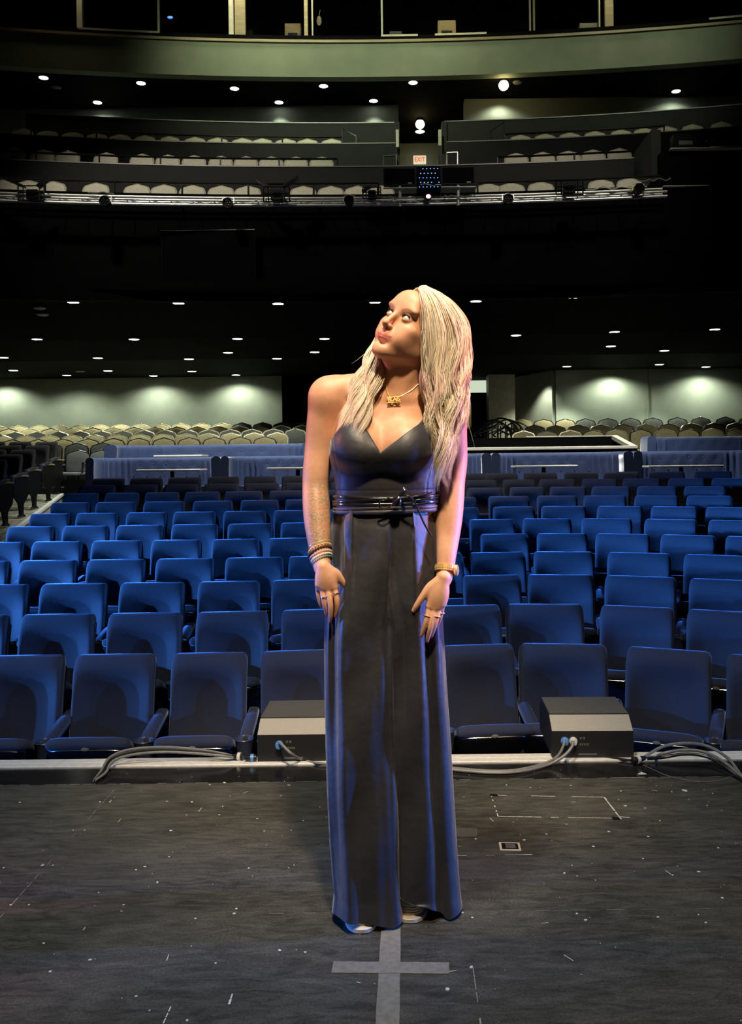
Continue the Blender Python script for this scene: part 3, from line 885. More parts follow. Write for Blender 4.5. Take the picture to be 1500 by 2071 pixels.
# ================================================================ banquet chairs with crown-shaped backs
def crown(x, w, h):
    """top outline of the chair back"""
    t = abs(x) / w
    if t < 0.78:
        return h - 0.058 * (t / 0.78) ** 0.95
    return h - 0.058 - 0.075 * ((t - 0.78) / 0.22) ** 2.0
def make_banquet(fab, frame='gold_frame', arms=False):
    t = thing('banquet_chair', 'proto banquet chair', 'banquet chair', (0, 0, 0))
    W, H = 0.245, 0.92
    outline = [(x, crown(x, W, H)) for x in np.linspace(-W, W, 17)]
    lean = lambda z: (z - 0.45) * 0.16
    loop = [(-W * .92, 0.48)] + [(-W, 0.60), (-W, 0.72)] + outline + [(W, 0.72), (W, 0.60), (W * .92, 0.48)]
    mb = MB(); mb.tube([(x, lean(z), z) for x, z in loop] , 0.013, 6)
    mb.tube([(-W * .92, 0, .48), (W * .92, 0, .48)], 0.011, 6)
    mb.build('back_frame', frame, t, True)
    mb = MB(); inner = [(x * .94, (z - .70) * .95 + .70) for x, z in loop]
    c = (0, .70)
    f = []; b = []; fi = []
    for x, z in inner:
        f.append((x, lean(z) - .012, z)); fi.append((x * .82, lean(z) - .030, c[1] + (z - c[1]) * .84)); b.append((x, lean(z) + .016, z))
    n = len(inner)
    mb.add(f + fi + b, [(i, (i + 1) % n, n + (i + 1) % n, n + i) for i in range(n)] + [tuple(range(n, 2 * n))] + [(i, (i + 1) % n, 2 * n + (i + 1) % n, 2 * n + i) for i in range(n)] + [tuple(range(2 * n, 3 * n))])
    mb.build('backrest', fab, t, True, sharp=50)
    mb = MB(); mb.loft([se_ring(w_, d_, -.20, z_, 20, 4) for z_, w_, d_ in ((.40, .19, .19), (.415, .215, .205), (.45, .215, .205), (.475, .195, .185))])
    mb.build('seat', fab, t, True, sharp=60)
    mb = MB()
    mb.ball((0, lean(H) - .006, H + .006), (.014, .012, .010), 8, 5)
    mb.build('handle', 'chrome', t, True)
    for sx in (-1, 1):
        for sy, y0, y1 in ((0, -.36, -.40), (1, -.02, .05)):
            m2 = MB(); m2.tube([(sx * .19, y0, .41), (sx * .205, y1, 0)], 0.012, 6); m2.build('leg', frame, t, True)
        if arms:
            m2 = MB(); m2.tube([(sx * .23, .02, .72), (sx * .25, -.10, .70), (sx * .25, -.34, .66), (sx * .235, -.38, .45)], 0.014, 6); m2.build('arm', frame, t, True)
    return t
PROTO = {'gold': make_banquet('gold_fabric'), 'dark': make_banquet('shaded_fabric'), 'grey': make_banquet('grey_fabric', 'black_metal', True), 'cream': make_banquet('cream_fabric', 'cream_trim'),
         'goldblack': make_banquet('gold_fabric', 'black_metal'), 'darkblack': make_banquet('shaded_fabric', 'black_metal')}
PUSED = set()
LOOKS = {'gold': 'gold banquet chair', 'dark': 'shade-toned chair with gold frame', 'grey': 'grey armed banquet chair', 'cream': 'cream banquet chair', 'goldblack': 'black framed gold chair', 'darkblack': 'shade-toned banquet chair'}
def banquet(kind, loc, rz, label, group):
    t = copy_tree(PROTO[kind]) if kind in PUSED else PROTO[kind]
    PUSED.add(kind)
    t.location = loc; t.rotation_euler = (0, 0, rz); t['label'] = label; t['group'] = group; t['category'] = 'banquet chair'
    if len(label.split()) > 16: print('LONG', label, len(label.split()))
    return t
TROWS = [  # name, y depth, floor z, py of tops at x~150, first px, step, last px, fabric pattern
 ('rearmost', 22.15, 1.41, 0, -2, 41, 616, ['gold']),
 ('second rearmost', 21.45, 1.30, 0, 19, 42.3, 616, ['goldblack', 'gold']),
 ('middle', 20.75, 1.19, 0, -12, 43.5, 612, ['dark']),
 ('third', 20.05, 1.08, 0, 8, 46, 600, ['gold']),
 ('second', 19.35, 0.97, 0, 26, 51, 575, ['goldblack']),
 ('first', 18.65, 0.86, 0, 0, 52, 212, ['darkblack'])]
for nm, y, z, _, x0, st, x1, kinds_ in TROWS:
    px = x0; xs = []
    while px <= x1:
        xs.append(px); px += st
    for i, px in enumerate(xs[::-1]):
        kd = kinds_[i % len(kinds_)]
        if nm == 'rearmost' and i < 4: kd = 'darkblack'
        if nm == 'second rearmost' and i < 2: kd = 'dark'
        p = at(px, 860, y)
        banquet(kd, (p.x, y - .1 + random.uniform(-.015, .015), z), random.uniform(-.05, .05),
                '%s, %s terrace row past her tattoos, %s from the corridor' % (LOOKS[kd].replace(' framed', ''), nm.replace('rearmost', 'back'), ORD[i]), 'banquet chairs on the terrace')
for px in (156, 204):
    p = at(px, 950, 18.05)
    banquet('grey', (p.x, 18.05, 0.70), 0, 'grey banquet chair with arms at the terrace edge, ' + ('nearer the side seats' if px < 180 else 'nearer the blue booths'), 'grey chairs at the terrace edge')
RT = [('back', 22.0, 1.40, [1056, 1098, 1142, 1183, 1228, 1274, 1319, 1368, 1416, 1466, 1512], ['gold', 'goldblack', 'goldblack', 'darkblack']),
      ('middle', 20.9, 1.21, [1080, 1123, 1168, 1214, 1259, 1305, 1350, 1396, 1442, 1488], ['goldblack', 'gold']),
      ('front', 19.9, 1.045, [1058, 1105, 1152, 1199, 1246, 1294, 1343, 1391, 1440, 1488], ['gold', 'goldblack'])]
for nm, y, z, xs, kinds_ in RT:
    for i, px in enumerate(xs):
        kd = kinds_[min(i, len(kinds_) - 1)] if nm == 'back' else kinds_[i % 2]
        p = at(px, 860, y)
        banquet(kd, (p.x, y - .1 + random.uniform(-.015, .015), z), random.uniform(-.05, .05),
                '%s, %s terrace row past her watch, %s from the rails' % (LOOKS[kd].replace(' framed', ''), nm, ORD[i]), 'banquet chairs on the terrace')
# ---- balcony chairs
def balcony_row(idx, xs_l, xs_r, py_shift=0):
    yb, zf = BAL[idx][0], BAL[idx][1]
    for side, xs in (('tattooed arm', xs_l[::-1]), ('gold watch', xs_r)):
        for i, px in enumerate(xs):
            p = at(px, 330, yb); y = arc_y(p.x, yb)
            p = at(px, 330, y)
            banquet('cream', (p.x, y - .05, zf), 0, 'cream chair, %s balcony row, her %s side, %s out from the exit aisle' % (('front', 'middle', 'upper')[idx], side, ORD[i]), 'cream chairs on the balcony')
balcony_row(0, [8, 56, 106, 193, 276, 330, 388, 446, 500, 612, 668, 722, 770], [987, 1034, 1093, 1215, 1273])
balcony_row(1, [27, 86, 137, 214, 287, 339, 392, 446, 497, 548, 598, 650], [1044, 1098, 1150, 1200, 1253])
balcony_row(2, [45, 96, 146, 195, 242, 293, 342, 394, 440, 490, 530, 578, 622, 671], [1053, 1103, 1153, 1204, 1257, 1304, 1350, 1402, 1460])

# ================================================================ curved booths
def make_booth(w=2.06, dpt=0.85, h=0.98):
    t = thing('booth', 'proto booth', 'booth', (0, 0, 0))
    # plan path of the inner face: left wing, corner, back, corner, right wing ; y=0 is the back's face, wings come forward (-y)
    R_ = 0.42
    path = [(-w / 2, -dpt), (-w / 2, -R_)]
    path += [(-w / 2 + R_ - R_ * math.cos(a), -R_ + R_ * math.sin(a)) for a in np.linspace(0.0, PI / 2, 26)[1:]]
    path += [(x, 0.0) for x in np.linspace(-w / 2 + R_, w / 2 - R_, 40)[1:]]
    path += [(w / 2 - R_ + R_ * math.sin(a), -R_ + R_ * math.cos(a)) for a in np.linspace(0.0, PI / 2, 26)[1:]]
    path += [(w / 2, -dpt)]
    path = [Vector((x, y, 0)) for x, y in path]
    buttons = []
    for row, zz in ((0, .86), (1, .66)):
        for i in range(-3, 4 if row == 0 else 3):
            xx = i * 0.24 + (0.12 if row else 0)
            if abs(xx) < w / 2 - .35: buttons.append((xx, zz))
    prof = [(0.0, 0.40), (0.0, 0.50), (0.005, 0.58), (0.0, .64), (0.0, .70), (0.0, .76), (-0.003, .82), (-0.006, .87), (-0.006, 0.92), (0.004, .955), (0.03, .978), (0.07, .985), (0.11, .975), (0.135, .94), (0.14, .80), (0.14, 0.0), (0.05, 0.0)]
    rings = []
    L = 0
    for i, p in enumerate(path):
        a = path[max(0, i - 1)]; b = path[min(len(path) - 1, i + 1)]
        tdir = (b - a).normalized(); n_ = Vector((-tdir.y, tdir.x, 0))   # outward
        corner = min(abs(abs(p.x) - (w / 2 - R_ * .55)), 9) < 0.26 and p.y < 0
        ring = []
        for off, z in prof:
            o = off; 
            if corner and z < .97 and off < .05:
                o += 0.018 * math.sin(i * 1.5) * min(1, (z - .3) * 3)
            for bx, bz in buttons:
                if p.y == 0 and off < .02:
                    d2 = ((p.x - bx) / .05) ** 2 + ((z - bz) / .05) ** 2
                    if d2 < 6: o += 0.022 * math.exp(-d2)
            q = p + n_ * o
            ring.append((q.x, q.y, z * h / .985))
        rings.append(ring)
    mb = MB(); mb.loft(rings); br = mb.build('backrest', 'booth_velvet', t, True, sharp=60)
    for bx, bz in buttons:
        mb = MB(); mb.ball((bx, 0.010, bz), (.013, .009, .013), 8, 5); mb.build('button', 'booth_velvet', br, True)
    # seat following the wall
    rings = []
    for i, p in enumerate(path):
        a = path[max(0, i - 1)]; b = path[min(len(path) - 1, i + 1)]
        tdir = (b - a).normalized(); n_ = Vector((tdir.y, -tdir.x, 0))
        ring = []
        sc = .36
        for off, z in ((0.0, .10), (0.0, .44), (sc * .5, .47), (sc * .9, .455), (sc, .42), (sc * .98, .33), (sc * .93, .30), (sc * .93, .0)):
            q = p + n_ * off
            q.x = max(-w / 2 + .01 if p.x < 0 else q.x, q.x)
            ring.append((q.x, q.y, z))
        rings.append(ring)
    mb = MB(); mb.loft(rings); mb.build('seat', 'booth_velvet', t, True, sharp=60)
    return t
booth_p = make_booth(); booth_used = False
def booth(pxl, pxr, y, z, label, group='blue velvet booths'):
    global booth_used
    t = copy_tree(booth_p) if booth_used else booth_p
    booth_used = True
    a = at(pxl, 930, y).x; b = at(pxr, 930, y).x
    t.location = ((a + b) / 2, y, z); t.scale = ((b - a) / 2.34, 1, 1); t['label'] = label; t['group'] = group; t['category'] = 'booth'
booth(207, 466, 15.9, 0.45, 'blue tufted velvet booth, lower tier, outermost on her tattooed arm side')
booth(466, 720, 15.9, 0.45, 'blue tufted velvet booth, lower tier, next to her tattooed forearm')
booth(720, 984, 15.9, 0.45, 'blue velvet booth, lower tier, mostly hidden behind the woman')
booth(984, 1256, 15.9, 0.45, 'blue tufted velvet booth, lower tier, in front of the black mixing console wall')
booth(1256, 1530, 15.9, 0.45, 'blue tufted velvet booth, lower tier, outermost on her gold watch side')
booth(240, 650, 17.3, 0.70, 'long greyish blue tufted booth on the upper tier in front of the gold chairs')
booth(1285, 1560, 17.3, 0.74, 'dark blue booth on the upper tier beside the mixing console wall')

def table(px0, px1, py, y, zf, label, d=0.55):
    p, q = at(px0, py, y), at(px1, py, y)
    w_ = q.x - p.x
    t = thing('booth_table', label, 'table', ((p.x + q.x) / 2, y, zf), group='tables in the booths')
    top = (p.z + q.z) / 2 - zf
    mb = MB(); mb.box(-w_ / 2, w_ / 2, -d / 2, d / 2, top - .035, top, .008); mb.build('tabletop', 'table_top' if px0 in (285, 1035) or True else 'black_metal', t)
    mb = MB(); mb.lathe([(.04, .02), (.035, top - .03)], n=12); mb.build('pedestal', 'black_metal', t, True)
    mb = MB(); mb.lathe([(.24, 0), (.24, .012), (.05, .03)], n=20); mb.build('base', 'black_metal', t, True)
table(284, 412, 949, 15.25, .45, 'pale topped narrow table in the outermost booth beyond her tattooed arm')
table(544, 660, 945, 15.25, .45, 'narrow table in the booth next to her tattooed forearm')
table(1036, 1162, 941, 15.25, .45, 'narrow table in the booth in front of the mixing console wall')
table(1302, 1452, 941, 15.25, .45, 'narrow table in the outermost booth beyond her gold watch')
table(318, 415, 920.5, 16.8, .70, 'dark edged narrow table in the long upper tier booth')

# ================================================================ mixing position wall
t = thing('console_enclosure', 'black mixing console enclosure with a cream top rail beyond the booths', 'enclosure', (0, 0, 0))
fl = at(700, 908, 16.45); fr = at(1288, 908, 16.45); fz = (fl.z + fr.z) / 2
bl = at(700, 885, 18.3); brr = at(1240, 888, 18.3); bz = (bl.z + brr.z) / 2
mb = MB(); mb.box(fl.x, fr.x, 16.42, 16.5, .72, fz - .03); mb.build('front_panel', 'black_paint', t)
mb = MB(); mb.box(bl.x, brr.x, 18.2, 18.28, .75, bz); mb.build('rear_panel', 'black_paint', t)
mb = MB(); mb.box(fl.x, fr.x, 16.38, 16.54, fz - .03, fz + .03, .01); mb.build('rail', 'cream_trim', t)
mb = MB(); mb.box(at(1062, 886, 18.3).x, brr.x, 18.17, 18.30, bz, bz + .025, .005); mb.build('rail', 'cream_trim', t)
mb = MB(); r = []
for (x, y, z) in ((fr.x - .06, 16.46, fz), (brr.x, 18.24, bz)):
    r.append([(x - .06, y, z - .05), (x + .06, y, z - .05), (x + .06, y, z + .03), (x - .06, y, z + .03)])
mb.loft(r); mb.build('rail', 'cream_trim', t)
mb = MB(); mb.add([(fr.x - .06, 16.46, .75), (brr.x, 18.24, .75), (brr.x, 18.24, bz - .04), (fr.x - .06, 16.46, fz - .04), (fr.x - .03, 16.46, .75), (brr.x + .03, 18.24, .75), (brr.x + .03, 18.24, bz - .04), (fr.x - .03, 16.46, fz - .04)],
                  [(0, 1, 2, 3), (7, 6, 5, 4), (0, 4, 5, 1), (1, 5, 6, 2), (2, 6, 7, 3), (3, 7, 4, 0)])
mb.build('side_panel', 'black_paint', t)

# stair rails near the corridor
base = at(948, 884, 20.6)
for i in range(5):
    y = 20.0 + i * 0.45
    t = thing('stair_rail', 'black looped steel stair rail by the corridor, %s of five' % ('nearest', 'second', 'third', 'fourth', 'rear')[i], 'hand rail', (0, y, 0), group='stair rails by the corridor')
    def q(px, py): 
        v = at(px, py, y); return (v.x, 0, v.z)
    ox = [0, -6, 10, 22, 40][i]; oy = [8, 4, 0, 3, 8][i]
    mb = MB(); mb.tube(smooth_path([q(962 + ox, 884), q(958 + ox, 870 + oy), q(978 + ox, 858 + oy), q(1000 + ox, 846 + oy), q(1022 + ox, 852 + oy), q(1036 + ox, 868 + oy), q(1040 + ox, 886)], 5), .022, 6)
    mb.build('top_rail', 'black_metal', t, True)
    mb = MB(); mb.tube([q(966 + ox, 878), q(1002 + ox, 858 + oy), q(1034 + ox, 880)], .016, 6); mb.build('lower_rail', 'black_metal', t, True)
    for xx in (985, 1012):
        mb = MB(); mb.tube([q(xx + ox, 853 + oy), q(xx + ox, 892)], .016, 6); mb.build('post', 'black_metal', t, True)
# corridor things: lit transom box and gilt framed picture
p = at(925, 763, 24.9); q = at(984, 795, 24.9)
k_ = 25.3 / 24.9
t = thing('light_box', 'pale glowing light box high on the corridor wall beside her hair', 'light box', ((p.x + q.x) / 2 * k_, 25.3, CAMZ + ((p.z + q.z) / 2 - CAMZ) * k_))
w_, h_ = (q.x - p.x) / 2 * k_, (p.z - q.z) / 2 * k_
mb = MB(); mb.box(-w_, w_, -.02, .10, -h_, h_, .01); mb.build('case', 'grey_plate', t)
mb = MB(); mb.box(-w_ + .015, w_ - .015, -.032, -.021, -h_ + .015, h_ - .015); mb.build('diffuser', 'panel_glow', t)
p = at(915, 815, 24.5); q = at(953, 868, 24.5)
t = thing('picture', 'gilt framed pale picture on the corridor wall beside her hair', 'picture', ((p.x + q.x) / 2, 25.36, (p.z + q.z) / 2))
k_ = 25.36 / 24.5
t.location = (((p.x + q.x) / 2) * k_, 25.36, CAMZ + ((p.z + q.z) / 2 - CAMZ) * k_)
w_, h_ = (q.x - p.x) / 2 * k_, (p.z - q.z) / 2 * k_
mb = MB()
for a in ((-w_, w_, h_ - .07, h_), (-w_, w_, -h_, -h_ + .07), (-w_, -w_ + .07, -h_, h_), (w_ - .07, w_, -h_, h_)):
    mb.box(a[0], a[1], -.03, .02, a[2], a[3], .008)
mb.build('picture_frame', 'brass_plate', t)
mb = MB(); mb.box(-w_ + .06, w_ - .06, -.005, .015, -h_ + .06, h_ - .06); mb.build('print', 'cream_fabric', t)
spot('picture_light', (t.location.x, 24.6, 3.5), (t.location.x, 25.36, 2.2), 40, (1, .85, .5), 60, .05, .6)
# ================================================================ balcony gear
TY = 15.75
def truss_y(x): return arc_y(x, TY)
def pipe(py_c, x0, x1, r, mat, parent, name, yo=0.0, n=36, zc=None):
    """pipe following the balcony at the height seen at py_c in the middle"""
    z = at(760, py_c, TY + yo).z
    mb = MB(); mb.tube([(x0 + (x1 - x0) * i / n, truss_y(x0 + (x1 - x0) * i / n) + yo, z) for i in range(n + 1)], r, 8)
    return mb.build(name, mat, parent, True)
xl, xr = -8.2, at(1338, 380, TY).x
t = thing('lighting_truss', 'long pale aluminium lighting truss of four pipes hung along the balcony front', 'truss', (0, 0, 0))
for py, yo, r in ((400, .28, .022), (405.5, 0, .022), (410, .28, .022), (414.5, 0, .024)):
    pipe(py, xl, xr, r, 'aluminium', t, 'pipe', yo)
mb = MB()
z0, z1 = at(760, 405.5, TY).z, at(760, 414.5, TY).z
n = 34
for i in range(n):
    x = xl + (xr - xl) * i / n; x2 = xl + (xr - xl) * (i + 1) / n
    mb.tube([(x, truss_y(x), z0), (x2, truss_y(x2), z1)], .009, 5)
    mb.tube([(x, truss_y(x), z0), (x, truss_y(x) + .28, z0)], .009, 5)
mb.build('lacing', 'aluminium', t, True)
for i, px in enumerate((40, 360, 640, 1060, 1300)):
    p = at(px, 398, TY); y = truss_y(p.x)
    mb = MB(); mb.tube([(p.x, y + .28, z0), (p.x, arc_y(p.x, 16.25) + .02, z0 + .02)], .02, 6); mb.build('bracket', 'black_metal', t, True)
# hand rails of the balcony
def hand_rail(i, px0, px1, py, yb, label, ends=True):
    a = at(px0, py, yb).x; b = at(px1, py, yb).x; z = at(760, py, yb).z
    t = thing('balcony_rail', label, 'hand rail', (0, 0, 0), group='black hand rails on the balcony')
    nn_ = 24
    mb = MB(); mb.tube([(a + (b - a) * k / nn_, arc_y(a + (b - a) * k / nn_, yb), z) for k in range(nn_ + 1)], .022, 6); mb.build('top_rail', 'black_metal', t, True)
    cnt = max(2, int((b - a) / 1.15))
    for k in range(cnt + 1):
        x = a + (b - a) * k / cnt
        mb = MB(); mb.tube([(x, arc_y(x, yb), z), (x, arc_y(x, yb), z - .34)], .018, 6); mb.build('post', 'black_metal', t, True)
hand_rail(0, -20, 765, 371, 16.33, 'black rail on the balcony front before the lowest cream chairs, her tattooed arm side')
hand_rail(0, 965, 1325, 374, 16.33, 'black rail on the balcony front before the lowest cream chairs, her gold watch side')
hand_rail(1, -20, 682, 321, 18.20, 'black rail before the middle cream chairs, her tattooed arm side')
hand_rail(1, 1005, 1310, 323, 18.20, 'black rail before the middle cream chairs, her gold watch side')
hand_rail(2, 90, 692, 277, 20.00, 'black rail before the upper cream chairs, her tattooed arm side')
hand_rail(2, 1020, 1330, 278, 20.00, 'black rail before the upper cream chairs, her gold watch side')
for (pts, lab) in (([(692, 290), (692, 260), (720, 275), (720, 290)], 'short sloping stair rail, top of the cream chair rows, her tattooed arm side'),
                   ([(992, 279), (992, 265), (1019, 247), (1019, 279)], 'short sloping stair rail, top of the cream chair rows, her gold watch side')):
    t = thing('stair_rail', lab, 'hand rail', (0, 0, 0), group='short stair rails on the balcony')
    mb = MB(); mb.tube([at(x, y, 20.1) for x, y in pts], .02, 6); mb.build('top_rail', 'black_metal', t, True)
for (pts, lab) in (([(775, 338), (775, 316), (799, 314)], 'bent steel aisle rail beside the exit sign, her tattooed arm side'),
                   ([(925, 334), (925, 308), (903, 309), (903, 336)], 'bent steel aisle rail beside the exit sign, her gold watch side')):
    t = thing('aisle_rail', lab, 'hand rail', (0, 0, 0), group='aisle rails by the exit')
    mb = MB(); mb.tube([at(x, y, 18.6) for x, y in pts], .022, 6); mb.build('top_rail', 'chrome', t, True)
for (x, y0, y1, lab) in ((803, 262, 297, 'pale worn corner edge of the exit aisle, her tattooed arm side'), (889, 262, 294, 'pale worn corner edge of the exit aisle, her gold watch side'), (798, 312, 338, 'lower pale corner edge of the exit aisle beside the bent rail'), (936, 214, 243, 'pale wall end above the knee wall beside the warm lamp')):
    p, q = at(x, y0, 20.9), at(x, y1, 20.9)
    mb = MB(); mb.box(p.x - .035, p.x + .035, 20.9 if x != 936 else 22.3, 21.0 if x != 936 else 22.4, q.z, p.z)
    mb.build('trim_aisle_edge', 'cream_trim', kind='structure')
# upper hand: exit sign
c = at(848.5, 323.5, 25.2)
t = thing('exit_sign', 'small lit EXIT sign with red letters at the end of the balcony aisle', 'exit sign', c)
w_, h_ = 13 * 25.2 / FPX, 8.5 * 25.2 / FPX
mb = MB(); mb.box(-w_, w_, -.03, .03, -h_, h_, .01); mb.build('case', 'sign_white', t)
cu = bpy.data.curves.new('letters', 'FONT'); cu.body = 'EXIT'; cu.align_x = 'CENTER'; cu.align_y = 'CENTER'; cu.size = .175; cu.extrude = .006; cu.offset = 0.004
cu.space_character = 1.08
lo = bpy.data.objects.new('letters_tmp', cu); COL.objects.link(lo)
dg = bpy.context.evaluated_depsgraph_get(); me = bpy.data.meshes.new_from_object(lo.evaluated_get(dg)); COL.objects.unlink(lo); bpy.data.objects.remove(lo)
o = bpy.data.objects.new('lettering', me); COL.objects.link(o); me.materials.clear(); me.materials.append(M['sign_red']); o.parent = t; o.location = (0, -.036, 0); o.rotation_euler = (PI / 2, 0, 0); o.scale = (.78, 1, 1)
for i, px in enumerate(()): pass

# wall mounted screen under the balcony front
p = at(325, 466, 15.95); q = at(517, 578, 15.95)
t = thing('television', 'large switched off TV hung on the black balcony front', 'television', ((p.x + q.x) / 2, 15.95, (p.z + q.z) / 2))
w_, h_ = (q.x - p.x) / 2, (p.z - q.z) / 2
mb = MB(); mb.box(-w_, w_, -.0, .06, -h_, h_, .006); mb.build('case', 'black_metal', t)
mb = MB(); mb.box(-w_ + .012, w_ - .012, -.004, .002, -h_ + .02, h_ - .012); mb.build('screen', 'screen_glass', t)
mb = MB()
for a in ((-w_, w_, h_ - .010, h_), (-w_, w_, -h_, -h_ + .012)):
    mb.box(a[0], a[1], -.012, 0.0, a[2], a[3], .002)
mb.build('bezel', 'aluminium', t)
mb = MB(); mb.box(-w_ * .6, w_ * .6, .06, .30, -.03, .03); mb.build('bracket', 'black_metal', t)

# round par lamps on the truss
def par(px, py, label, rz=0.0):
    p = at(px, py, TY - .12); y = truss_y(p.x) - .14
    p = at(px, py, y)
    t = thing('par_light', label, 'stage light', p, rz, 'round stage lights on the truss')
    mb = MB(); mb.lathe([(.02, .16), (.06, .15), (.082, .06), (.088, -.05), (.090, -.07), (.078, -.07), (.075, -.045), (.001, -.04)], n=20, axis='Y'); mb.build('housing', 'black_metal', t, True)
    for k in range(7):
        a = k * PI / 3; rr = 0 if k == 6 else .045
        m2 = MB(); m2.ball((rr * math.cos(a), -.048, rr * math.sin(a)), (.017, .008, .017), 8, 5); m2.build('lens', 'screen_glass', t, True)
    m2 = MB(); m2.tube([(-.098, 0, 0), (-.098, .02, .09), (0, .06, .13), (.098, .02, .09), (.098, 0, 0)], .008, 6); m2.build('yoke', 'aluminium', t, True)
par(213, 408, 'round LED par lamp on the truss below the lone cream chair, tattooed arm side')
par(461, 412, 'round LED par lamp on the truss beside the flagged fixture above the TV')
par(706, 407, 'round LED par lamp on the truss nearest the dark monitors, her tattooed arm side')
par(1027, 404, 'round LED par lamp on the truss, just past the monitors on her watch side')
par(1291, 383, 'round LED par lamp among yellow cable at the truss end')
# box fixtures with open flags
def fixture(px, py, w_px, h_px, label, flags):
    y = truss_y(at(px, py, TY).x) - .10
    p = at(px, py, y); w_ = w_px / 2 * y / FPX; h_ = h_px / 2 * y / FPX
    t = thing('stage_fixture', label, 'stage light', p, 0, 'caged stage fixtures on the truss')
    mb = MB(); mb.box(-w_ * .45, w_ * .45, -.05, .14, -h_ * .75, h_ * .6, .015); mb.build('housing', 'black_metal', t)
    mb = MB()
    for sx in (-1, 1):
        mb.tube([(sx * w_, -.06, -h_), (sx * w_, -.06, h_)], .012, 5); mb.tube([(sx * w_ * .62, -.06, -h_), (sx * w_ * .62, -.06, h_)], .010, 5)
    for sz in (-1, .1, 1):
        mb.tube([(-w_, -.06, sz * h_), (w_, -.06, sz * h_)], .012, 5)
    mb.build('cage', 'black_metal', t, True)
    m2 = MB(); m2.box(-w_ * .3, w_ * .3, -.062, -.052, -h_ * .3, h_ * .3, .004); m2.build('lens', 'screen_glass', t)
    for (x0, y0, x1, y1) in flags:
        a = at(x0, y0, y - .02) - p; b = at(x1, y1, y - .02) - p
        m2 = MB(); d = (b - a).normalized(); n_ = Vector((-d.z, 0, d.x)) * .012
        m2.loft([[a - n_ + Vector((0, -.07, 0)), a + n_ + Vector((0, -.07, 0)), a + n_ + Vector((0, .10, 0)), a - n_ + Vector((0, .10, 0))],
                 [b - n_ + Vector((0, -.07, 0)), b + n_ + Vector((0, -.07, 0)), b + n_ + Vector((0, .10, 0)), b - n_ + Vector((0, .10, 0))]])
        m2.build('barn_door', 'black_metal', t)
fixture(66, 393, 52, 30, 'caged stage fixture with open flags far on her tattooed arm side', ((-6, 355, 48, 377), (76, 378, 101, 357)))
fixture(560, 395, 52, 30, 'caged stage fixture with V-shaped open flags above the TV', ((518, 363, 546, 379), (571, 379, 603, 357)))
fixture(1150, 381, 54, 30, 'caged boxy stage fixture without flags on her gold watch side', ())
fixture(752, 392, 36, 22, 'small caged stage fixture wedged beside the dark monitor', ((732, 388, 746, 378),))
# confidence monitors facing the stage
def monitor(x0, y0, x1, y1, label):
    y = truss_y(at((x0 + x1) / 2, y0, TY).x) - .05
    p = at(x0, y0, y); q = at(x1, y1, y)
    t = thing('monitor', label, 'monitor', ((p.x + q.x) / 2, y, (p.z + q.z) / 2), 0, 'dark monitors on the truss')
    w_, h_ = (q.x - p.x) / 2, (p.z - q.z) / 2
    mb = MB(); mb.box(-w_, w_, 0, .07, -h_, h_, .008); mb.build('case', 'black_metal', t)
    mb = MB(); mb.box(-w_ + .02, w_ - .02, -.004, .004, -h_ + .03, h_ - .02); mb.build('screen', 'screen_glass', t)
    mb = MB(); mb.box(w_ - .14, w_ - .07, -.006, 0, -h_ + .035, -h_ + .05); mb.build('badge', 'brass_plate', t)
    mb = MB(); mb.tube([(-w_ * 1.02, -.02, -h_ - .05), (w_ * 1.05, -.02, -h_ - .05)], .014, 6); mb.tube([(0, .03, -h_ - .36), (0, .03, -h_)], .03, 6); mb.build('stand', 'aluminium', t, True)
monitor(775, 340, 841, 375, 'dark video monitor on the truss below the exit sign, her tattooed arm side')
monitor(892, 337, 960, 373, 'dark video monitor on the truss below the exit sign, her gold watch side')
# rack of blue indicator lights between the monitors
y = TY + .05; p = at(842, 336, y); q = at(891, 385, y)
t = thing('equipment_rack', 'black rack with rows of tiny blue lights between the dark monitors', 'equipment rack', ((p.x + q.x) / 2, y, (p.z + q.z) / 2))
w_, h_ = (q.x - p.x) / 2, (p.z - q.z) / 2
mb = MB(); mb.box(-w_, w_, 0, .3, -h_, h_, .01); mb.build('case', 'black_paint', t)
for r in range(5):
    for c_ in range(6):
        if (r * 7 + c_ * 3) % 11 == 0: continue
        m2 = MB(); m2.ball((-w_ + .05 + c_ * (2 * w_ - .1) / 5 + (.02 if r % 2 else 0), -.006, h_ - .05 - r * (2 * h_ - .08) / 4.4), (.010, .006, .008), 6, 4); m2.build('indicator', 'led_blue', t, True)
p = at(866, 397, TY - .1)
t = thing('stage_fixture', 'small black lamp with a glowing pink lens below the blue rack', 'stage light', p, 0)
mb = MB(); mb.lathe([(.03, .12), (.055, .10), (.06, 0), (.05, 0), (.05, .02), (.001, .02)], n=16, axis='Y'); mb.build('housing', 'black_metal', t, True)
mb = MB(); mb.ball((0, .0, 0), (.042, .012, .036), 12, 6); mb.build('lens', 'led_pink', t, True)
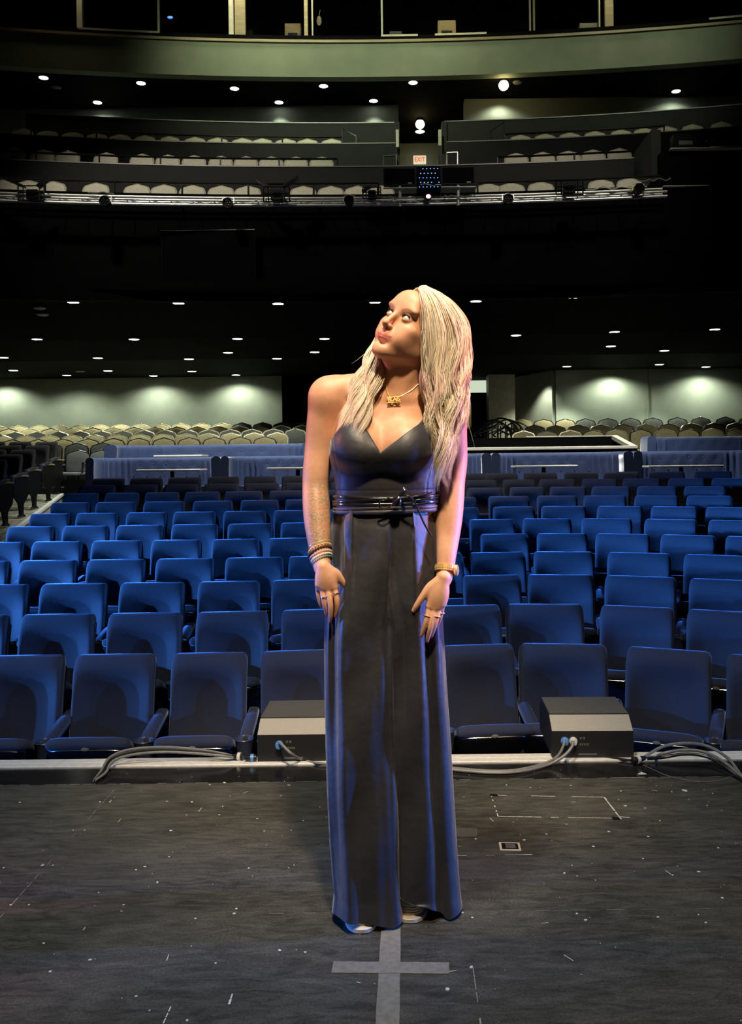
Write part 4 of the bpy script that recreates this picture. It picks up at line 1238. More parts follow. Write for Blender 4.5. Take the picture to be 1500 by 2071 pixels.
# cables lying along the truss
random.seed(3)
def truss_cable(x0, x1, py, amp, mat, label, n=14, r=.011):
    pts = []
    for i in range(n + 1):
        px = x0 + (x1 - x0) * i / n
        pr = at(px, py + .55 * random.uniform(-amp, amp), TY - .05 - .04 * random.random())
        pr.y = truss_y(pr.x) - .07
        pr2 = at(px, py, pr.y)
        pts.append((pr.x, pr.y, pr.z))
    mb = MB(); mb.tube(smooth_path(pts, 4), r, 6)
    tag(mb.build('cable', mat, None, True), label, 'cable', 'cables along the truss')
truss_cable(770, 845, 400, 5, 'cable_grey', 'grey cable tangled on the truss under the dark monitor, her tattooed arm side')
truss_cable(772, 842, 405, 4, 'plug_white', 'white cable looping under the dark monitor, her tattooed arm side')
truss_cable(890, 960, 398, 5, 'cable_grey', 'grey cable tangled on the truss under the dark monitor, her gold watch side')
truss_cable(850, 892, 374, 5, 'plug_white', 'thin white cable crossing the rack of blue lights', 5, .006)
truss_cable(508, 545, 408, 5, 'plug_white', 'white cable coiled on the truss beside the V flagged fixture', 9)
truss_cable(1180, 1300, 388, 7, 'plug_white', 'pale cable arching along the truss end near the yellow cable', 7)
truss_cable(1262, 1288, 389, 6, 'yellow_cable', 'short yellow cable bundle beside the last round lamp', 6, .018)
truss_cable(1280, 1345, 374, 6, 'cable_grey', 'grey cable hanging over the truss end by the control box', 8)
truss_cable(60, 118, 405, 4, 'cable_grey', 'grey cable on the truss below the far caged fixture', 8)
truss_cable(190, 240, 400, 3, 'cable_grey', 'grey cable on the truss behind the far round lamp', 8)

# control box at the end of the balcony
y = 16.2
p0 = at(1316, 262, y); p1 = at(1338, 392, y)
mb = MB(); mb.box(p0.x, p1.x, y, y + 1.2, at(1325, 366, y).z, p0.z, .01); mb.build('pillar_balcony', 'knee_wall', kind='structure')
q0 = at(1338, 388, y)
mb = MB(); mb.box(at(1338, 300, 15.9).x, 12, 15.9, 17.8, 5.0, at(1400, 304, 15.9).z); mb.build('wall_control_box', 'black_paint', kind='structure')
mb = MB(); mb.box(at(1338, 300, 15.9).x, 12, 15.82, 15.92, at(1400, 379, 15.9).z, at(1400, 377, 15.9).z); mb.build('trim_control_box', 'cream_trim', kind='structure')
mb = MB(); mb.box(at(1352, 300, 15.9).x, 12, 15.80, 16.6, at(1420, 305, 15.9).z, at(1420, 301.5, 15.9).z, .01)
tag(mb.build('counter', 'cream_trim'), 'pale counter along the control box on the balcony', 'counter')
dz = at(1420, 301.5, 15.9).z
def dbox(px, w, h, d, name, mat, label, cat):
    x = at(px, 300, 16.2).x
    t = thing(name, label, cat, (x, 16.2, dz), 0)
    mb = MB(); mb.box(-w / 2, w / 2, -d / 2, d / 2, 0, h, .01); mb.build('case', mat, t)
    mb = MB(); mb.box(-w * .3, w * .3, -d / 2 - .006, -d / 2, h * .4, h * .6); mb.build('display', 'grey_plate', t)
    return t
dbox(1382, .42, .36, .25, 'monitor', 'black_metal', 'black monitor on the control box desk beside the grey pillar', 'monitor')
dbox(1462, .62, .09, .4, 'mixing_desk', 'cream_trim', 'low pale lighting desk at the outer end of the control box', 'mixing desk')
for i, px in enumerate((1405, 1430, 1442)):
    x = at(px, 290, 16.3).x
    t = thing('desk_lamp', 'slim gooseneck lamp on the control box desk, %s from the grey pillar' % ORD[i], 'lamp', (x, 16.3, dz), 0, 'gooseneck lamps on the control desk')
    mb = MB(); mb.tube(smooth_path([(0, 0, 0), (0, 0, .2), (-.02, -.03, .27 + .04 * i), (-.05, -.08, .25)], 4), .008, 5); mb.build('neck', 'chrome', t, True)
    mb = MB(); mb.lathe([(.05, 0), (.05, .02), (.02, .03)], n=12); mb.build('base', 'black_metal', t, True)

# things in the control room windows
def croom(px, py, w, h, name, mat, label, cat, second='black_metal'):
    c = at(px, py, 21.35); zz = CZ + 10.06
    yy = arc_y(c.x, 21.35, 46)
    ztop = at(px, py, yy).z
    t = thing(name, label, cat, (c.x, yy, zz))
    base = max(.02, ztop - zz)
    mb = MB(); mb.box(-w / 2, w / 2, 0, .2, 0, base, .01); mb.build('case', mat, t)
    mb = MB(); mb.box(-w * .3, w * .3, -.01, 0, base * .3, base * .55); mb.build('front_label', second, t)
croom(903, 41, .43, .3, 'cardboard_box', 'box_card', 'tan cardboard box standing behind the control room window', 'box')
croom(592, 47, .38, .3, 'equipment_case', 'tan_wood', 'brown equipment case behind the control room window by the tan post', 'case')
croom(507, 60, .15, .2, 'desk_speaker', 'black_metal', 'small black speaker with a pale front behind the control room window', 'speaker', 'cream_trim')
croom(1185, 46, .42, .1, 'paper_tray', 'cream_trim', 'pale tray of papers behind the control room window', 'tray')
croom(800, 63, .30, .1, 'telephone', 'grey_plate', 'low grey telephone behind the control room window', 'telephone')
c = at(344, 35, 22.2)
t = thing('indicator_lamp', 'small blue glowing lamp inside the dark control room', 'lamp', c)
mb = MB(); mb.ball((0, 0, 0), (.07, .03, .03), 12, 6); mb.build('bulb', 'blue_spot', t, True)
mb = MB(); mb.box(-.09, .09, .03, .08, -.05, .05, .01); mb.build('case', 'black_metal', t)
c = at(645, 42, 21.6)
t = thing('hanging_tag', 'pale leaf shaped paper tag hanging inside the control room window', 'tag', c)
mb = MB(); mb.ball((0, 0, 0), (.06, .012, .12), 10, 6); mb.build('paper', 'cream_trim', t, True)
mb = MB(); mb.tube([(0, 0, .11), (.03, 0, .26)], .006, 5); mb.build('string', 'cream_trim', t, True)

# smoke detectors on the black ceilings
for (px, py, f, lab) in ((80, 622, ceil_hit, 'small grey ceiling speaker under the balcony'), (86, 635, ceil_hit, 'larger round grey ceiling speaker under the balcony'), (162, 750, ceil_hit, 'grey smoke detector near the terrace wall'),
                    (114, 176, None, 'grey smoke detector above the balcony beside the first downlight'), (1046, 166, None, 'grey smoke detector beside the large warm lamp')):
    p = f(px, py)[0] if f else uceil(px, py)
    t = thing('smoke_detector' if 'smoke' in lab else 'ceiling_speaker', lab, 'ceiling fitting', (p.x, p.y, p.z))
    mb = MB(); mb.lathe([(.11, 0), (.11, -.015), (.09, -.03), (.001, -.034)], n=20); mb.build('cover', 'grey_plate', t, True)
    mb = MB(); mb.lathe([(.115, 0), (.125, -.006), (.125, 0)], n=20); mb.build('trim_ring', 'black_metal', t, True)

# ================================================================ things on the stage
Z0 = 0.0
def tape(p, q, wid, label, z=0.0016):
    p = Vector(p); q = Vector(q)
    d = (q - p).to_2d().normalized(); n_ = Vector((-d.y, d.x)) * wid / 2
    mb = MB(); N = 24; up = []; 
    rings = []
    for i in range(N + 1):
        c = p.to_2d().lerp(q.to_2d(), i / N)
        e = 1 + random.uniform(-.03, .03)
        a = c + n_ * e; b = c - n_ * e
        rings.append([(a.x, a.y, Z0), (b.x, b.y, Z0), (b.x, b.y, z), (a.x, a.y, z)])
    mb.loft(rings)
    return tag(mb.build('floor_tape', 'gaffer'), label, 'tape', 'crossed tape marking the stage centre')
tape((-.0560, 1.6, 0), (-.0535, 2.60, 0), .0535, 'long grey gaffer tape strip running towards the woman\'s feet')
tape(on_z(672, 1957.5), on_z(908, 1959.5), .050, 'short grey gaffer tape strip laid across the longer one', .0026)
# shadow-free small floor fittings
def quad_outline(corners, wid, mat, z, name, parent, gaps=0.0):
    mb = MB()
    for i in range(len(corners)):
        a = on_z(*corners[i]); b = on_z(*corners[(i + 1) % len(corners)])
        if gaps:
            N = 14
            for k in range(N):
                if random.random() > gaps: floor_strip(mb, a.lerp(b, k / N), a.lerp(b, (k + .95) / N), wid, z)
        else:
            floor_strip(mb, a, b, wid, z)
    return mb.build(name, mat, parent)
def plate(corners, mat, z0, z1, name, parent):
    mb = MB(); P_ = [on_z(*c) for c in corners]
    mb.loft([[(p.x, p.y, z0) for p in P_], [(p.x, p.y, z1) for p in P_]])
    return mb.build(name, mat, parent)
t = thing('floor_hatch', 'large trap door outline in the stage floor below the speaker on her watch side', 'floor hatch', (0, 0, 0))
plate([(993, 1609), (1221, 1613), (1254, 1656), (1007, 1652)], 'stage_floor', 0, .0010, 'hatch_lid', t)
quad_outline([(993, 1609), (1221, 1613), (1254, 1656), (1007, 1652)], .004, 'chalk', .0016, 'hatch_rim', t, .35)
plate([(990, 1607), (1005, 1607), (1007, 1611), (991, 1611)], 'black_metal', 0, .0022, 'latch', t)
plate([(1237, 1653), (1252, 1654), (1255, 1659), (1238, 1658)], 'black_metal', 0, .0022, 'latch', t)
t = thing('floor_socket', 'small rectangular floor socket with a cream frame in the stage boards', 'floor socket', (0, 0, 0))
plate([(1008, 1704), (1050, 1705), (1054, 1721), (1011, 1720)], 'cream_trim', 0, .0016, 'socket_frame', t)
plate([(1013, 1706), (1046, 1707), (1049, 1718.5), (1015, 1718)], 'black_metal', 0, .0022, 'socket_recess', t)
plate([(1021, 1708), (1041, 1709), (1043, 1717), (1023, 1716.5)], 'grey_plate', 0, .003, 'socket_lid', t)
t = thing('floor_plate', 'dull grey rectangular floor plate beside the woman\'s trouser leg', 'floor plate', (0, 0, 0))
plate([(900, 1676), (963, 1676), (963, 1693), (905, 1693)], 'speaker_top', 0, .0012, 'plate_lid', t)
quad_outline([(900, 1676), (963, 1676), (963, 1693), (905, 1693)], .003, 'grey_plate', .0018, 'plate_rim', t)
mb = MB()
worn(on_z(925, 1731), on_z(1078, 1729), .003, .75, .03)
worn(on_z(925, 1712), on_z(933, 1712), .003, .9, .02)
worn(on_z(1070, 1705), on_z(1078, 1729), .003, .5, .03)
worn(on_z(1222, 1613), on_z(1256, 1658), .006, .8, .03)
worn(on_z(1250, 1652), on_z(1282, 1655), .004, .9, .03)
worn(on_z(330, 2071), on_z(346, 2035), .004, .95, .02)
worn(on_z(463, 2032), on_z(470, 2010), .005, .95, .02)
mb.build('trim_scuff_line', 'chalk', kind='structure')
# bits of litter and screw heads swept about: nobody would count them
random.seed(11)
mb = MB()
def chip(x, y, s, flat=.4, z=.001):
    n_ = random.randint(5, 7); a0 = random.random() * 6
    el = random.uniform(.5, 1.6)
    ang = random.random() * 3
    P_ = []
    for k in range(n_):
        a = a0 + 2 * PI * k / n_; r = s * random.uniform(.7, 1.1)
        dx, dy = r * math.cos(a) * el, r * math.sin(a)
        P_.append((x + dx * math.cos(ang) - dy * math.sin(ang), y + dx * math.sin(ang) + dy * math.cos(ang)))
    mb.loft([[(px, py, 0) for px, py in P_], [(px, py, z) for px, py in P_]])
KN = [(40, 1623), (58, 1830), (22, 1830), (202, 1622), (222, 1622), (250, 1830), (246, 1843), (478, 1838), (474, 1848), (148, 1679), (171, 1679), (86, 1750), (107, 1750), (293, 1753), (275, 1759), (318, 1785), (345, 1680),
      (534, 1681), (520, 1656), (388, 1622), (337, 1621), (503, 1756), (182, 1941), (436, 1948), (88, 1908), (275, 2015), (101, 1965), (378, 2064), (617, 1926), (565, 1922), (424, 1587), (584, 1588), (342, 1733),
      (1105, 1687), (1231, 1682), (1310, 1692), (1141, 1766), (1360, 1770), (1413, 1763), (1412, 1850), (1427, 1866), (1166, 1848), (1184, 1861), (955, 1856), (1200, 1712), (962, 1697), (1060, 1699), (1024, 1588),
      (1384, 1599), (1255, 1600), (1154, 1589), (1072, 1593), (1441, 1605), (1459, 1639), (806, 1910), (953, 1956), (1330, 1855), (935, 1846), (1264, 1630), (1334, 1660), (1452, 1715), (1300, 1737), (1460, 1816)]
for (x, y) in KN:
    p = on_z(x, y); chip(p.x, p.y, .0042 if (x, y) != (1384, 1599) else .013)
p = on_z(454, 1583); chip(p.x, p.y, .012)
p = on_z(905, 2001); chip(p.x, p.y, .0075)
for _ in range(330):
    x = random.uniform(-2.2, 2.2); y = random.uniform(1.75, 3.7)
    chip(x, y, random.choice([.0010, .0014, .0014, .002, .0028]), z=.0008)
for _ in range(26):
    x = random.uniform(-1.6, 1.6); y = random.uniform(1.8, 3.5); a = random.random() * PI; L = random.uniform(.01, .035)
    floor_strip(mb, (x, y), (x + L * math.cos(a), y + L * math.sin(a)), .0022, .0014)
o = mb.build('floor_debris', 'chalk'); tag(o, 'pale paint chips and lint scattered over the stage floor', 'debris', kind='stuff')

# front fill speakers on the lip
def fill_speaker(pxc, label, sockets, side_marks=True):
    Yf = 3.775
    c = at(pxc, 1500, Yf)
    W_ = .172
    t = thing('fill_speaker', label, 'speaker', (c.x, Yf, 0.004), math.radians(-1.5) if pxc > 819 else 0.0, 'low front speakers on the stage edge')
    h1, h2 = .112, .158
    mb = MB()
    prof = [(0, 0.0), (0, h1), (.085, h2), (.36, h2 + .004), (.42, .10), (.42, 0.0)]
    mb.loft([[(-W_, y, z) for y, z in prof], [(W_, y, z) for y, z in prof]]); mb.build('cabinet', 'speaker_black', t)
    mb = MB(); mb.add([(-W_ + .001, .001, h1 + .0015), (W_ - .001, .001, h1 + .0015), (W_ - .001, .084, h2 + .0015), (-W_ + .001, .084, h2 + .0015)], [(0, 1, 2, 3)])
    mb.v = [(x, y - .0005, z) for x, y, z in mb.v]; mb.build('bevel_panel', 'speaker_band', t)
    mb = MB(); mb.box(-W_ + .002, W_ - .002, .088, .355, h2 + .003, h2 + .0065); mb.build('top_panel', 'speaker_top', t)
    for i, (sx, mt) in enumerate(sockets):
        m2 = MB(); m2.lathe([(.001, 0), (.017, 0), (.017, -.006), (.012, -.008), (.012, -.03), (.001, -.032)], c=(sx, 0, .072), n=16, axis='Y'); m2.build('connector', mt, t, True)
    m2 = MB(); m2.box(.02 + sockets[-1][0], .10 + sockets[-1][0], -.0015, 0, .012, .018); m2.build('label_strip', 'grey_plate', t)
    for i in range(2):
        m2 = MB(); m2.box(.028 + sockets[-1][0] + .014 * i, .036 + sockets[-1][0] + .014 * i, -.0012, 0, .078, .088); m2.build('marking', 'grey_plate', t)
    m2 = MB()
    for i in range(5):
        m2.box(.028 + sockets[-1][0] + .008 * i, .033 + sockets[-1][0] + .008 * i, -.0012, 0, .052, .061)
    m2.build('marking_text', 'grey_plate', t)
    return t
fill_speaker(602, 'low black wedge speaker on the stage edge behind her tattooed hand side leg', [(-.078, 'plug_blue')])
fill_speaker(1198, 'low black wedge speaker with two plugs on the stage edge, her watch side', [(-.118, 'plug_blue'), (-.082, 'plug_white')])

def cable(pts, r, mat, label, hts=None, group='cables on the stage edge'):
    P_ = []
    for i, c in enumerate(pts):
        h = hts[i] if hts else 0
        p = on_z(c[0], c[1], h) if len(c) == 2 else at(c[0], c[1], c[2])
        P_.append((p.x, p.y, max(p.z, r + .001)))
    mb = MB(); mb.tube(smooth_path(P_, 7), r, 8)
    return tag(mb.build('cable', mat, None, True), label, 'cable', group)
cable([(564, 1500, 3.74), (574, 1510, 3.72), (590, 1525, 3.70), (612, 1540), (645, 1547), (700, 1549), (800, 1552)], .0058, 'cable_grey', 'grey cable from the blue plug of the speaker on her tattooed arm side')
cable([(1141, 1497, 3.74), (1138, 1510, 3.72), (1126, 1530, 3.71), (1095, 1549), (1040, 1561), (980, 1562), (900, 1555), (850, 1552)], .0056, 'cable_grey', 'grey cable from the blue plug of the speaker on her watch side')
cable([(1159, 1499, 3.74), (1155, 1512, 3.72), (1138, 1530, 3.70), (1105, 1551), (1050, 1564), (985, 1566), (900, 1559), (850, 1556)], .0062, 'cable_grey', 'grey cable from the white plug of the speaker on her watch side')
for i, (dy, dx, mt, lab) in enumerate(((0, 0, 'cable_grey', 'uppermost grey cable arching to the loose plugs, her tattooed arm side'), (5, 4, 'cable_black', 'middle black cable arching to the loose plugs, her tattooed arm side'), (10, 9, 'cable_grey', 'lowest grey cable arching to the loose plugs, her tattooed arm side'))):
    cable([(190 + dx * .2, 1582), (204 + dx, 1560 + dy * .3), (222 + dx, 1532 + dy * .6), (262 + dx, 1516 + dy), (330, 1511 + dy), (400, 1516 + dy * .8), (450, 1524 + dy * .5), (474, 1530 + dy * .2)], .0055, mt, lab,
          [0, .01, .03, .045, .05, .04, .03, .014])
for i, (dy, x0, mt, lab) in enumerate(((0, 1304, 'cable_grey', 'outermost thick grey cable arching from the loose plug, her watch side'), (14, 1325, 'cable_grey', 'middle grey cable arching from the loose plug, her watch side'), (22, 1310, 'cable_black', 'innermost black cable arching from the loose plug, her watch side'))):
    cable([(x0, 1530 + dy * .2), (1340, 1510 + dy), (1385, 1503 + dy), (1430, 1509 + dy), (1470, 1532 + dy), (1492, 1560 + dy * .5), (1506, 1585)], .0065, mt, lab, [.012, .04, .055, .05, .03, .012, 0])
cable([(1165, 1528), (1195, 1529), (1240, 1536), (1280, 1541)], .005, 'cable_black', 'short black cable lying at the foot of the speaker, her watch side')
cable([(1300, 1548), (1350, 1570), (1410, 1582), (1460, 1578), (1495, 1562)], .0012, 'cable_grey', 'hair thin pale wire curling over the glossy stage edge')
# loose connectors
def plug(px, py, ang, label, body, ring, h=.016, L=.05):
    p = on_z(px, py, h)
    t = thing('cable_plug', label, 'plug', (p.x, p.y, h + .002), math.radians(ang), 'loose plugs on the stage edge')
    mb = MB(); mb.lathe([(.006, -L * .6), (.009, -L * .5), (.012, -L * .2), (.014, 0), (.014, L * .4), (.012, L * .45), (.001, L * .45)], n=16, axis='X'); mb.build('plug_body', body, t, True)
    mb = MB(); mb.lathe([(.014, -.004), (.0172, -.003), (.0172, .010), (.014, .011)], n=16, axis='X'); mb.build('collar', ring, t, True)
plug(482, 1531, -8, 'white collared black plug lying with the cable bundle, her tattooed arm side', 'cable_black', 'plug_white')
plug(508, 1534, 5, 'blue tipped plug lying beside the speaker, her tattooed arm side', 'cable_black', 'plug_blue')
plug(1290, 1537, -150, 'white collared black plug lying with the cable bundle, her watch side', 'cable_black', 'plug_white', .018, .07)
p = on_z(1196, 1532)
t = thing('cable_tag', 'small yellowish tag standing at the foot of the speaker, her watch side', 'tag', (p.x, p.y, 0))
mb = MB(); mb.box(-.006, .006, -.001, .001, 0, .022); mb.build('tag_card', 'gaffer', t)
p = on_z(1298, 1567)
mb = MB(); 
chs = [(0, 0), (.02, .004), (.012, .016), (.004, .03), (-.004, .016), (-.016, .006)]
mb.loft([[(p.x + a, p.y + b, 0) for a, b in chs], [(p.x + a, p.y + b, .002) for a, b in chs]])
tag(mb.build('tape_scrap', 'plug_white'), 'torn white tape scrap on the glossy stage edge', 'tape')
# ================================================================ the woman
PY = 2.5
def W(px, py, Y=PY):
    v = at(px, py, Y); return np.array((v.x, v.y, v.z))
def npv(v): return np.array(v, dtype=np.float64)

class Field:
    def __init__(s, xs, ys, zs):
        s.xs, s.ys, s.zs = (np.asarray(a, np.float32) for a in (xs, ys, zs))
        s.F = np.full((len(xs), len(ys), len(zs)), 1.0, np.float32)
    def sl(s, lo, hi, pad):
        r = []
        for a, l, h in ((s.xs, lo[0], hi[0]), (s.ys, lo[1], hi[1]), (s.zs, lo[2], hi[2])):
            i0 = max(0, np.searchsorted(a, l - pad) - 1); i1 = min(len(a), np.searchsorted(a, h + pad) + 1)
            r.append(slice(i0, max(i0 + 1, i1)))
        return tuple(r)
    def pts(s, r):
        return s.xs[r[0]][:, None, None], s.ys[r[1]][None, :, None], s.zs[r[2]][None, None, :]
    def add(s, d, r, k=0.01):
        A = s.F[r]
        if k <= 0: s.F[r] = np.minimum(A, d); return
        h = np.maximum(k - np.abs(A - d), 0) / k
        s.F[r] = np.minimum(A, d) - h * h * k * 0.25
    def cut(s, d, r, k=0.005):
        A = s.F[r]; d = -d
        h = np.maximum(k - np.abs(A - d), 0) / k
        s.F[r] = np.maximum(A, d) + h * h * k * 0.25
    # primitives; op 'add' or 'cut'
    def cone(s, a, b, ra, rb, k=0.01, op='add'):
        a = npv(a); b = npv(b); R = max(ra, rb)
        r = s.sl(np.minimum(a, b) - R, np.maximum(a, b) + R, k + .012)
        X, Y, Z = s.pts(r); ba = b - a; L2 = (ba @ ba) + 1e-12
        h = np.clip(((X - a[0]) * ba[0] + (Y - a[1]) * ba[1] + (Z - a[2]) * ba[2]) / L2, 0, 1)
        d = np.sqrt((X - a[0] - h * ba[0]) ** 2 + (Y - a[1] - h * ba[1]) ** 2 + (Z - a[2] - h * ba[2]) ** 2) - (ra + (rb - ra) * h)
        (s.add if op == 'add' else s.cut)(d.astype(np.float32), r, k)
    def chain(s, pts, rs, k=0.01, n=8):
        """a limb: smooth path with smoothly changing radius, one primitive"""
        P_ = np.array([tuple(p) for p in smooth_path([Vector(tuple(p)) for p in pts], n)])
        R_ = np.interp(np.linspace(0, len(pts) - 1, len(P_)), np.arange(len(pts)), rs)
        if len(R_) > 16:
            ker = np.hanning(9)[1:-1]; ker /= ker.sum(); R_ = np.convolve(np.pad(R_, 3, mode='edge'), ker, 'valid')
        m = R_.max(); r = s.sl(P_.min(0) - m, P_.max(0) + m, k + .012)
        D = np.full(s.F[r].shape, 1.0, np.float32)
        for i in range(len(P_) - 1):
            a, b = P_[i], P_[i + 1]; mm_ = max(R_[i], R_[i + 1])
            q = s.sl(np.minimum(a, b) - mm_, np.maximum(a, b) + mm_, k + .012)
            X, Y, Z = s.pts(q); ba = b - a; L2 = ba @ ba + 1e-12
            h = np.clip(((X - a[0]) * ba[0] + (Y - a[1]) * ba[1] + (Z - a[2]) * ba[2]) / L2, 0, 1)
            d = np.sqrt((X - a[0] - h * ba[0]) ** 2 + (Y - a[1] - h * ba[1]) ** 2 + (Z - a[2] - h * ba[2]) ** 2) - (R_[i] + (R_[i + 1] - R_[i]) * h)
            w_ = tuple(slice(q[c].start - r[c].start, q[c].stop - r[c].start) for c in range(3))
            D[w_] = np.minimum(D[w_], d.astype(np.float32))
        s.add(D, r, k)
    def ell(s, c, rad, k=0.01, R=None, op='add'):
        c = npv(c); rad = npv(rad)
        R = np.eye(3) if R is None else R
        ext = np.sqrt(((R * rad[None, :]) ** 2).sum(1))
        r = s.sl(c - ext, c + ext, k + .012)
        X, Y, Z = s.pts(r); X = X - c[0]; Y = Y - c[1]; Z = Z - c[2]
        q = [X * R[0, i] + Y * R[1, i] + Z * R[2, i] for i in range(3)]
        k0 = np.sqrt(sum((q[i] / rad[i]) ** 2 for i in range(3)))
        k1 = np.sqrt(sum((q[i] / rad[i] ** 2) ** 2 for i in range(3))) + 1e-9
        d = k0 * (k0 - 1) / k1
        (s.add if op == 'add' else s.cut)(d.astype(np.float32), r, k)
    def stack(s, rows, k=0.02):
        """rows: z, cx, cy, a, b  -> smooth elliptical column"""
        rows = sorted(rows); z = np.array([q[0] for q in rows])
        zs = s.zs; m = (zs >= z[0] - .03) & (zs <= z[-1] + .03)
        i0 = int(np.argmax(m)); i1 = len(m) - int(np.argmax(m[::-1]))
        zc = zs[i0:i1]
        f = [np.interp(zc, z, [q[j] for q in rows]) for j in range(1, 5)]
        ker = np.hanning(15)[1:-1]; ker /= ker.sum()
        f = [np.convolve(np.pad(g, 6, mode='edge'), ker, 'valid') for g in f]
        a = f[2]; b = f[3]
        lo = (min(q[1] - q[3] for q in rows), min(q[2] - q[4] for q in rows), z[0] - .03); hi = (max(q[1] + q[3] for q in rows), max(q[2] + q[4] for q in rows), z[-1] + .03)
        r = s.sl(lo, hi, k + .012); r = (r[0], r[1], slice(i0, i1))
        X, Y, Z = s.pts(r)
        p = 2.4
        e = ((np.abs(X - f[0]) / a) ** p + (np.abs(Y - f[1]) / b) ** p) ** (1 / p)
        d = (e - 1) * np.minimum(a, b) * 0.92
        over = np.maximum(np.maximum(z[0] - Z, Z - z[-1]), 0)
        d = np.sqrt(np.maximum(d, 0) ** 2 + over ** 2) + np.minimum(d, 0) * (over <= 0)
        s.add(d.astype(np.float32), r, k)

def surface_nets(F, xs, ys, zs):
    S = F < 0
    nx, ny, nz = F.shape
    cnt = np.zeros((nx - 1, ny - 1, nz - 1), np.int8)
    for i in (0, 1):
        for j in (0, 1):
            for k in (0, 1):
                cnt += S[i:nx - 1 + i, j:ny - 1 + j, k:nz - 1 + k]
    act = (cnt > 0) & (cnt < 8)
    I, J, K = np.nonzero(act)
    idx = np.full(act.shape, -1, np.int32); idx[I, J, K] = np.arange(len(I))
    acc = np.zeros((len(I), 3)); n = np.zeros(len(I))
    X = [np.asarray(a, np.float64) for a in (xs, ys, zs)]
    for ax in range(3):
        o = [a for a in range(3) if a != ax]
        for p in (0, 1):
            for q in (0, 1):
                a = [I.copy(), J.copy(), K.copy()]; a[o[0]] = a[o[0]] + p; a[o[1]] = a[o[1]] + q
                b = [v.copy() for v in a]; b[ax] = b[ax] + 1
                fa = F[a[0], a[1], a[2]].astype(np.float64); fb = F[b[0], b[1], b[2]].astype(np.float64)
                m = (fa < 0) != (fb < 0)
                t = np.where(m, fa / np.where(m, fa - fb, 1), 0)
                for c in range(3):
                    ca = X[c][a[c]]; cb = X[c][b[c]]
                    acc[:, c] += np.where(m, ca + (cb - ca) * t, 0)
                n += m
    V = acc / n[:, None]
    faces = []
    for ax in range(3):
        sl0 = [slice(None)] * 3; sl1 = [slice(None)] * 3
        sl0[ax] = slice(0, -1); sl1[ax] = slice(1, None)
        ch = S[tuple(sl0)] != S[tuple(sl1)]
        e = np.argwhere(ch)
        u, v = [(1, 2), (2, 0), (0, 1)][ax]
        m = (e[:, u] > 0) & (e[:, v] > 0) & (e[:, u] < F.shape[u] - 1) & (e[:, v] < F.shape[v] - 1)
        e = e[m]
        ins = S[tuple(sl0)][e[:, 0], e[:, 1], e[:, 2]]
        def cell(du, dv):
            c = e.copy(); c[:, u] -= du; c[:, v] -= dv
            return idx[c[:, 0], c[:, 1], c[:, 2]]
        q = np.stack([cell(1, 1), cell(0, 1), cell(0, 0), cell(1, 0)], 1)
        q[~ins] = q[~ins][:, ::-1]
        faces.append(q)
    return V, np.concatenate(faces)

def np_mesh(name, V, Fq, mat, parent=None, smooth=True):
    me = bpy.data.meshes.new(name)
    me.vertices.add(len(V)); me.vertices.foreach_set('co', np.asarray(V, np.float32).ravel())
    me.loops.add(Fq.size); me.loops.foreach_set('vertex_index', Fq.astype(np.int32).ravel())
    me.polygons.add(len(Fq)); me.polygons.foreach_set('loop_start', np.arange(0, Fq.size, Fq.shape[1], dtype=np.int32))
    me.polygons.foreach_set('loop_total', np.full(len(Fq), Fq.shape[1], np.int32))
    me.update(calc_edges=True); me.validate()
    me.polygons.foreach_set('use_smooth', np.full(len(me.polygons), smooth, dtype=bool))
    me.materials.append(M[mat] if isinstance(mat, str) else mat)
    o = bpy.data.objects.new(name, me); COL.objects.link(o)
    if parent is not None: o.parent = parent
    return o

def axis(*segs):
    out = []
    for a, b, st in segs:
        n = max(1, int(round((b - a) / st)))
        out += list(a + (b - a) * np.arange(n) / n)
    out.append(segs[-1][1])
    return np.array(out)

# ---- head frame, measured from the photograph
zl_ = npv((.50, .03, .865)); zl_ /= np.linalg.norm(zl_)
xl_ = npv((.66, -.65, -.36)); xl_ -= zl_ * (xl_ @ zl_); xl_ /= np.linalg.norm(xl_)
yl_ = np.cross(zl_, xl_)
HR = np.stack([xl_, yl_, zl_], 1)       # local -> world
eye_mid = W(806.5, 637.5, 2.405)
HO = eye_mid - HR @ npv((0, -.078, .012))
def H(x, y, z): return HO + HR @ npv((x, y, z))
def hell(Fd, c, rad, k=.01, op='add', Rl=None):
    Fd.ell(H(*c), rad, k, HR if Rl is None else HR @ Rl, op)
def rot(ax, deg):
    a = math.radians(deg); c, s_ = math.cos(a), math.sin(a)
    return {'x': np.array([[1, 0, 0], [0, c, -s_], [0, s_, c]]), 'y': np.array([[c, 0, s_], [0, 1, 0], [-s_, 0, c]]), 'z': np.array([[c, -s_, 0], [s_, c, 0], [0, 0, 1]])}[ax]

fx0, fx1 = W(745, 650)[0], W(895, 650)[0]
xs = axis((-.32, fx0, .0023), (fx0, fx1, .0019), (fx1, .20, .0023))
ys = axis((2.20, 2.28, .004), (2.28, 2.47, .0022), (2.47, 2.72, .004))
zs = axis((0.0, .10, .003), (.10, .76, .010), (.76, 1.00, .0023), (1.00, 1.505, .0042), (1.505, 1.80, .0019))
Fd = Field(xs, ys, zs)

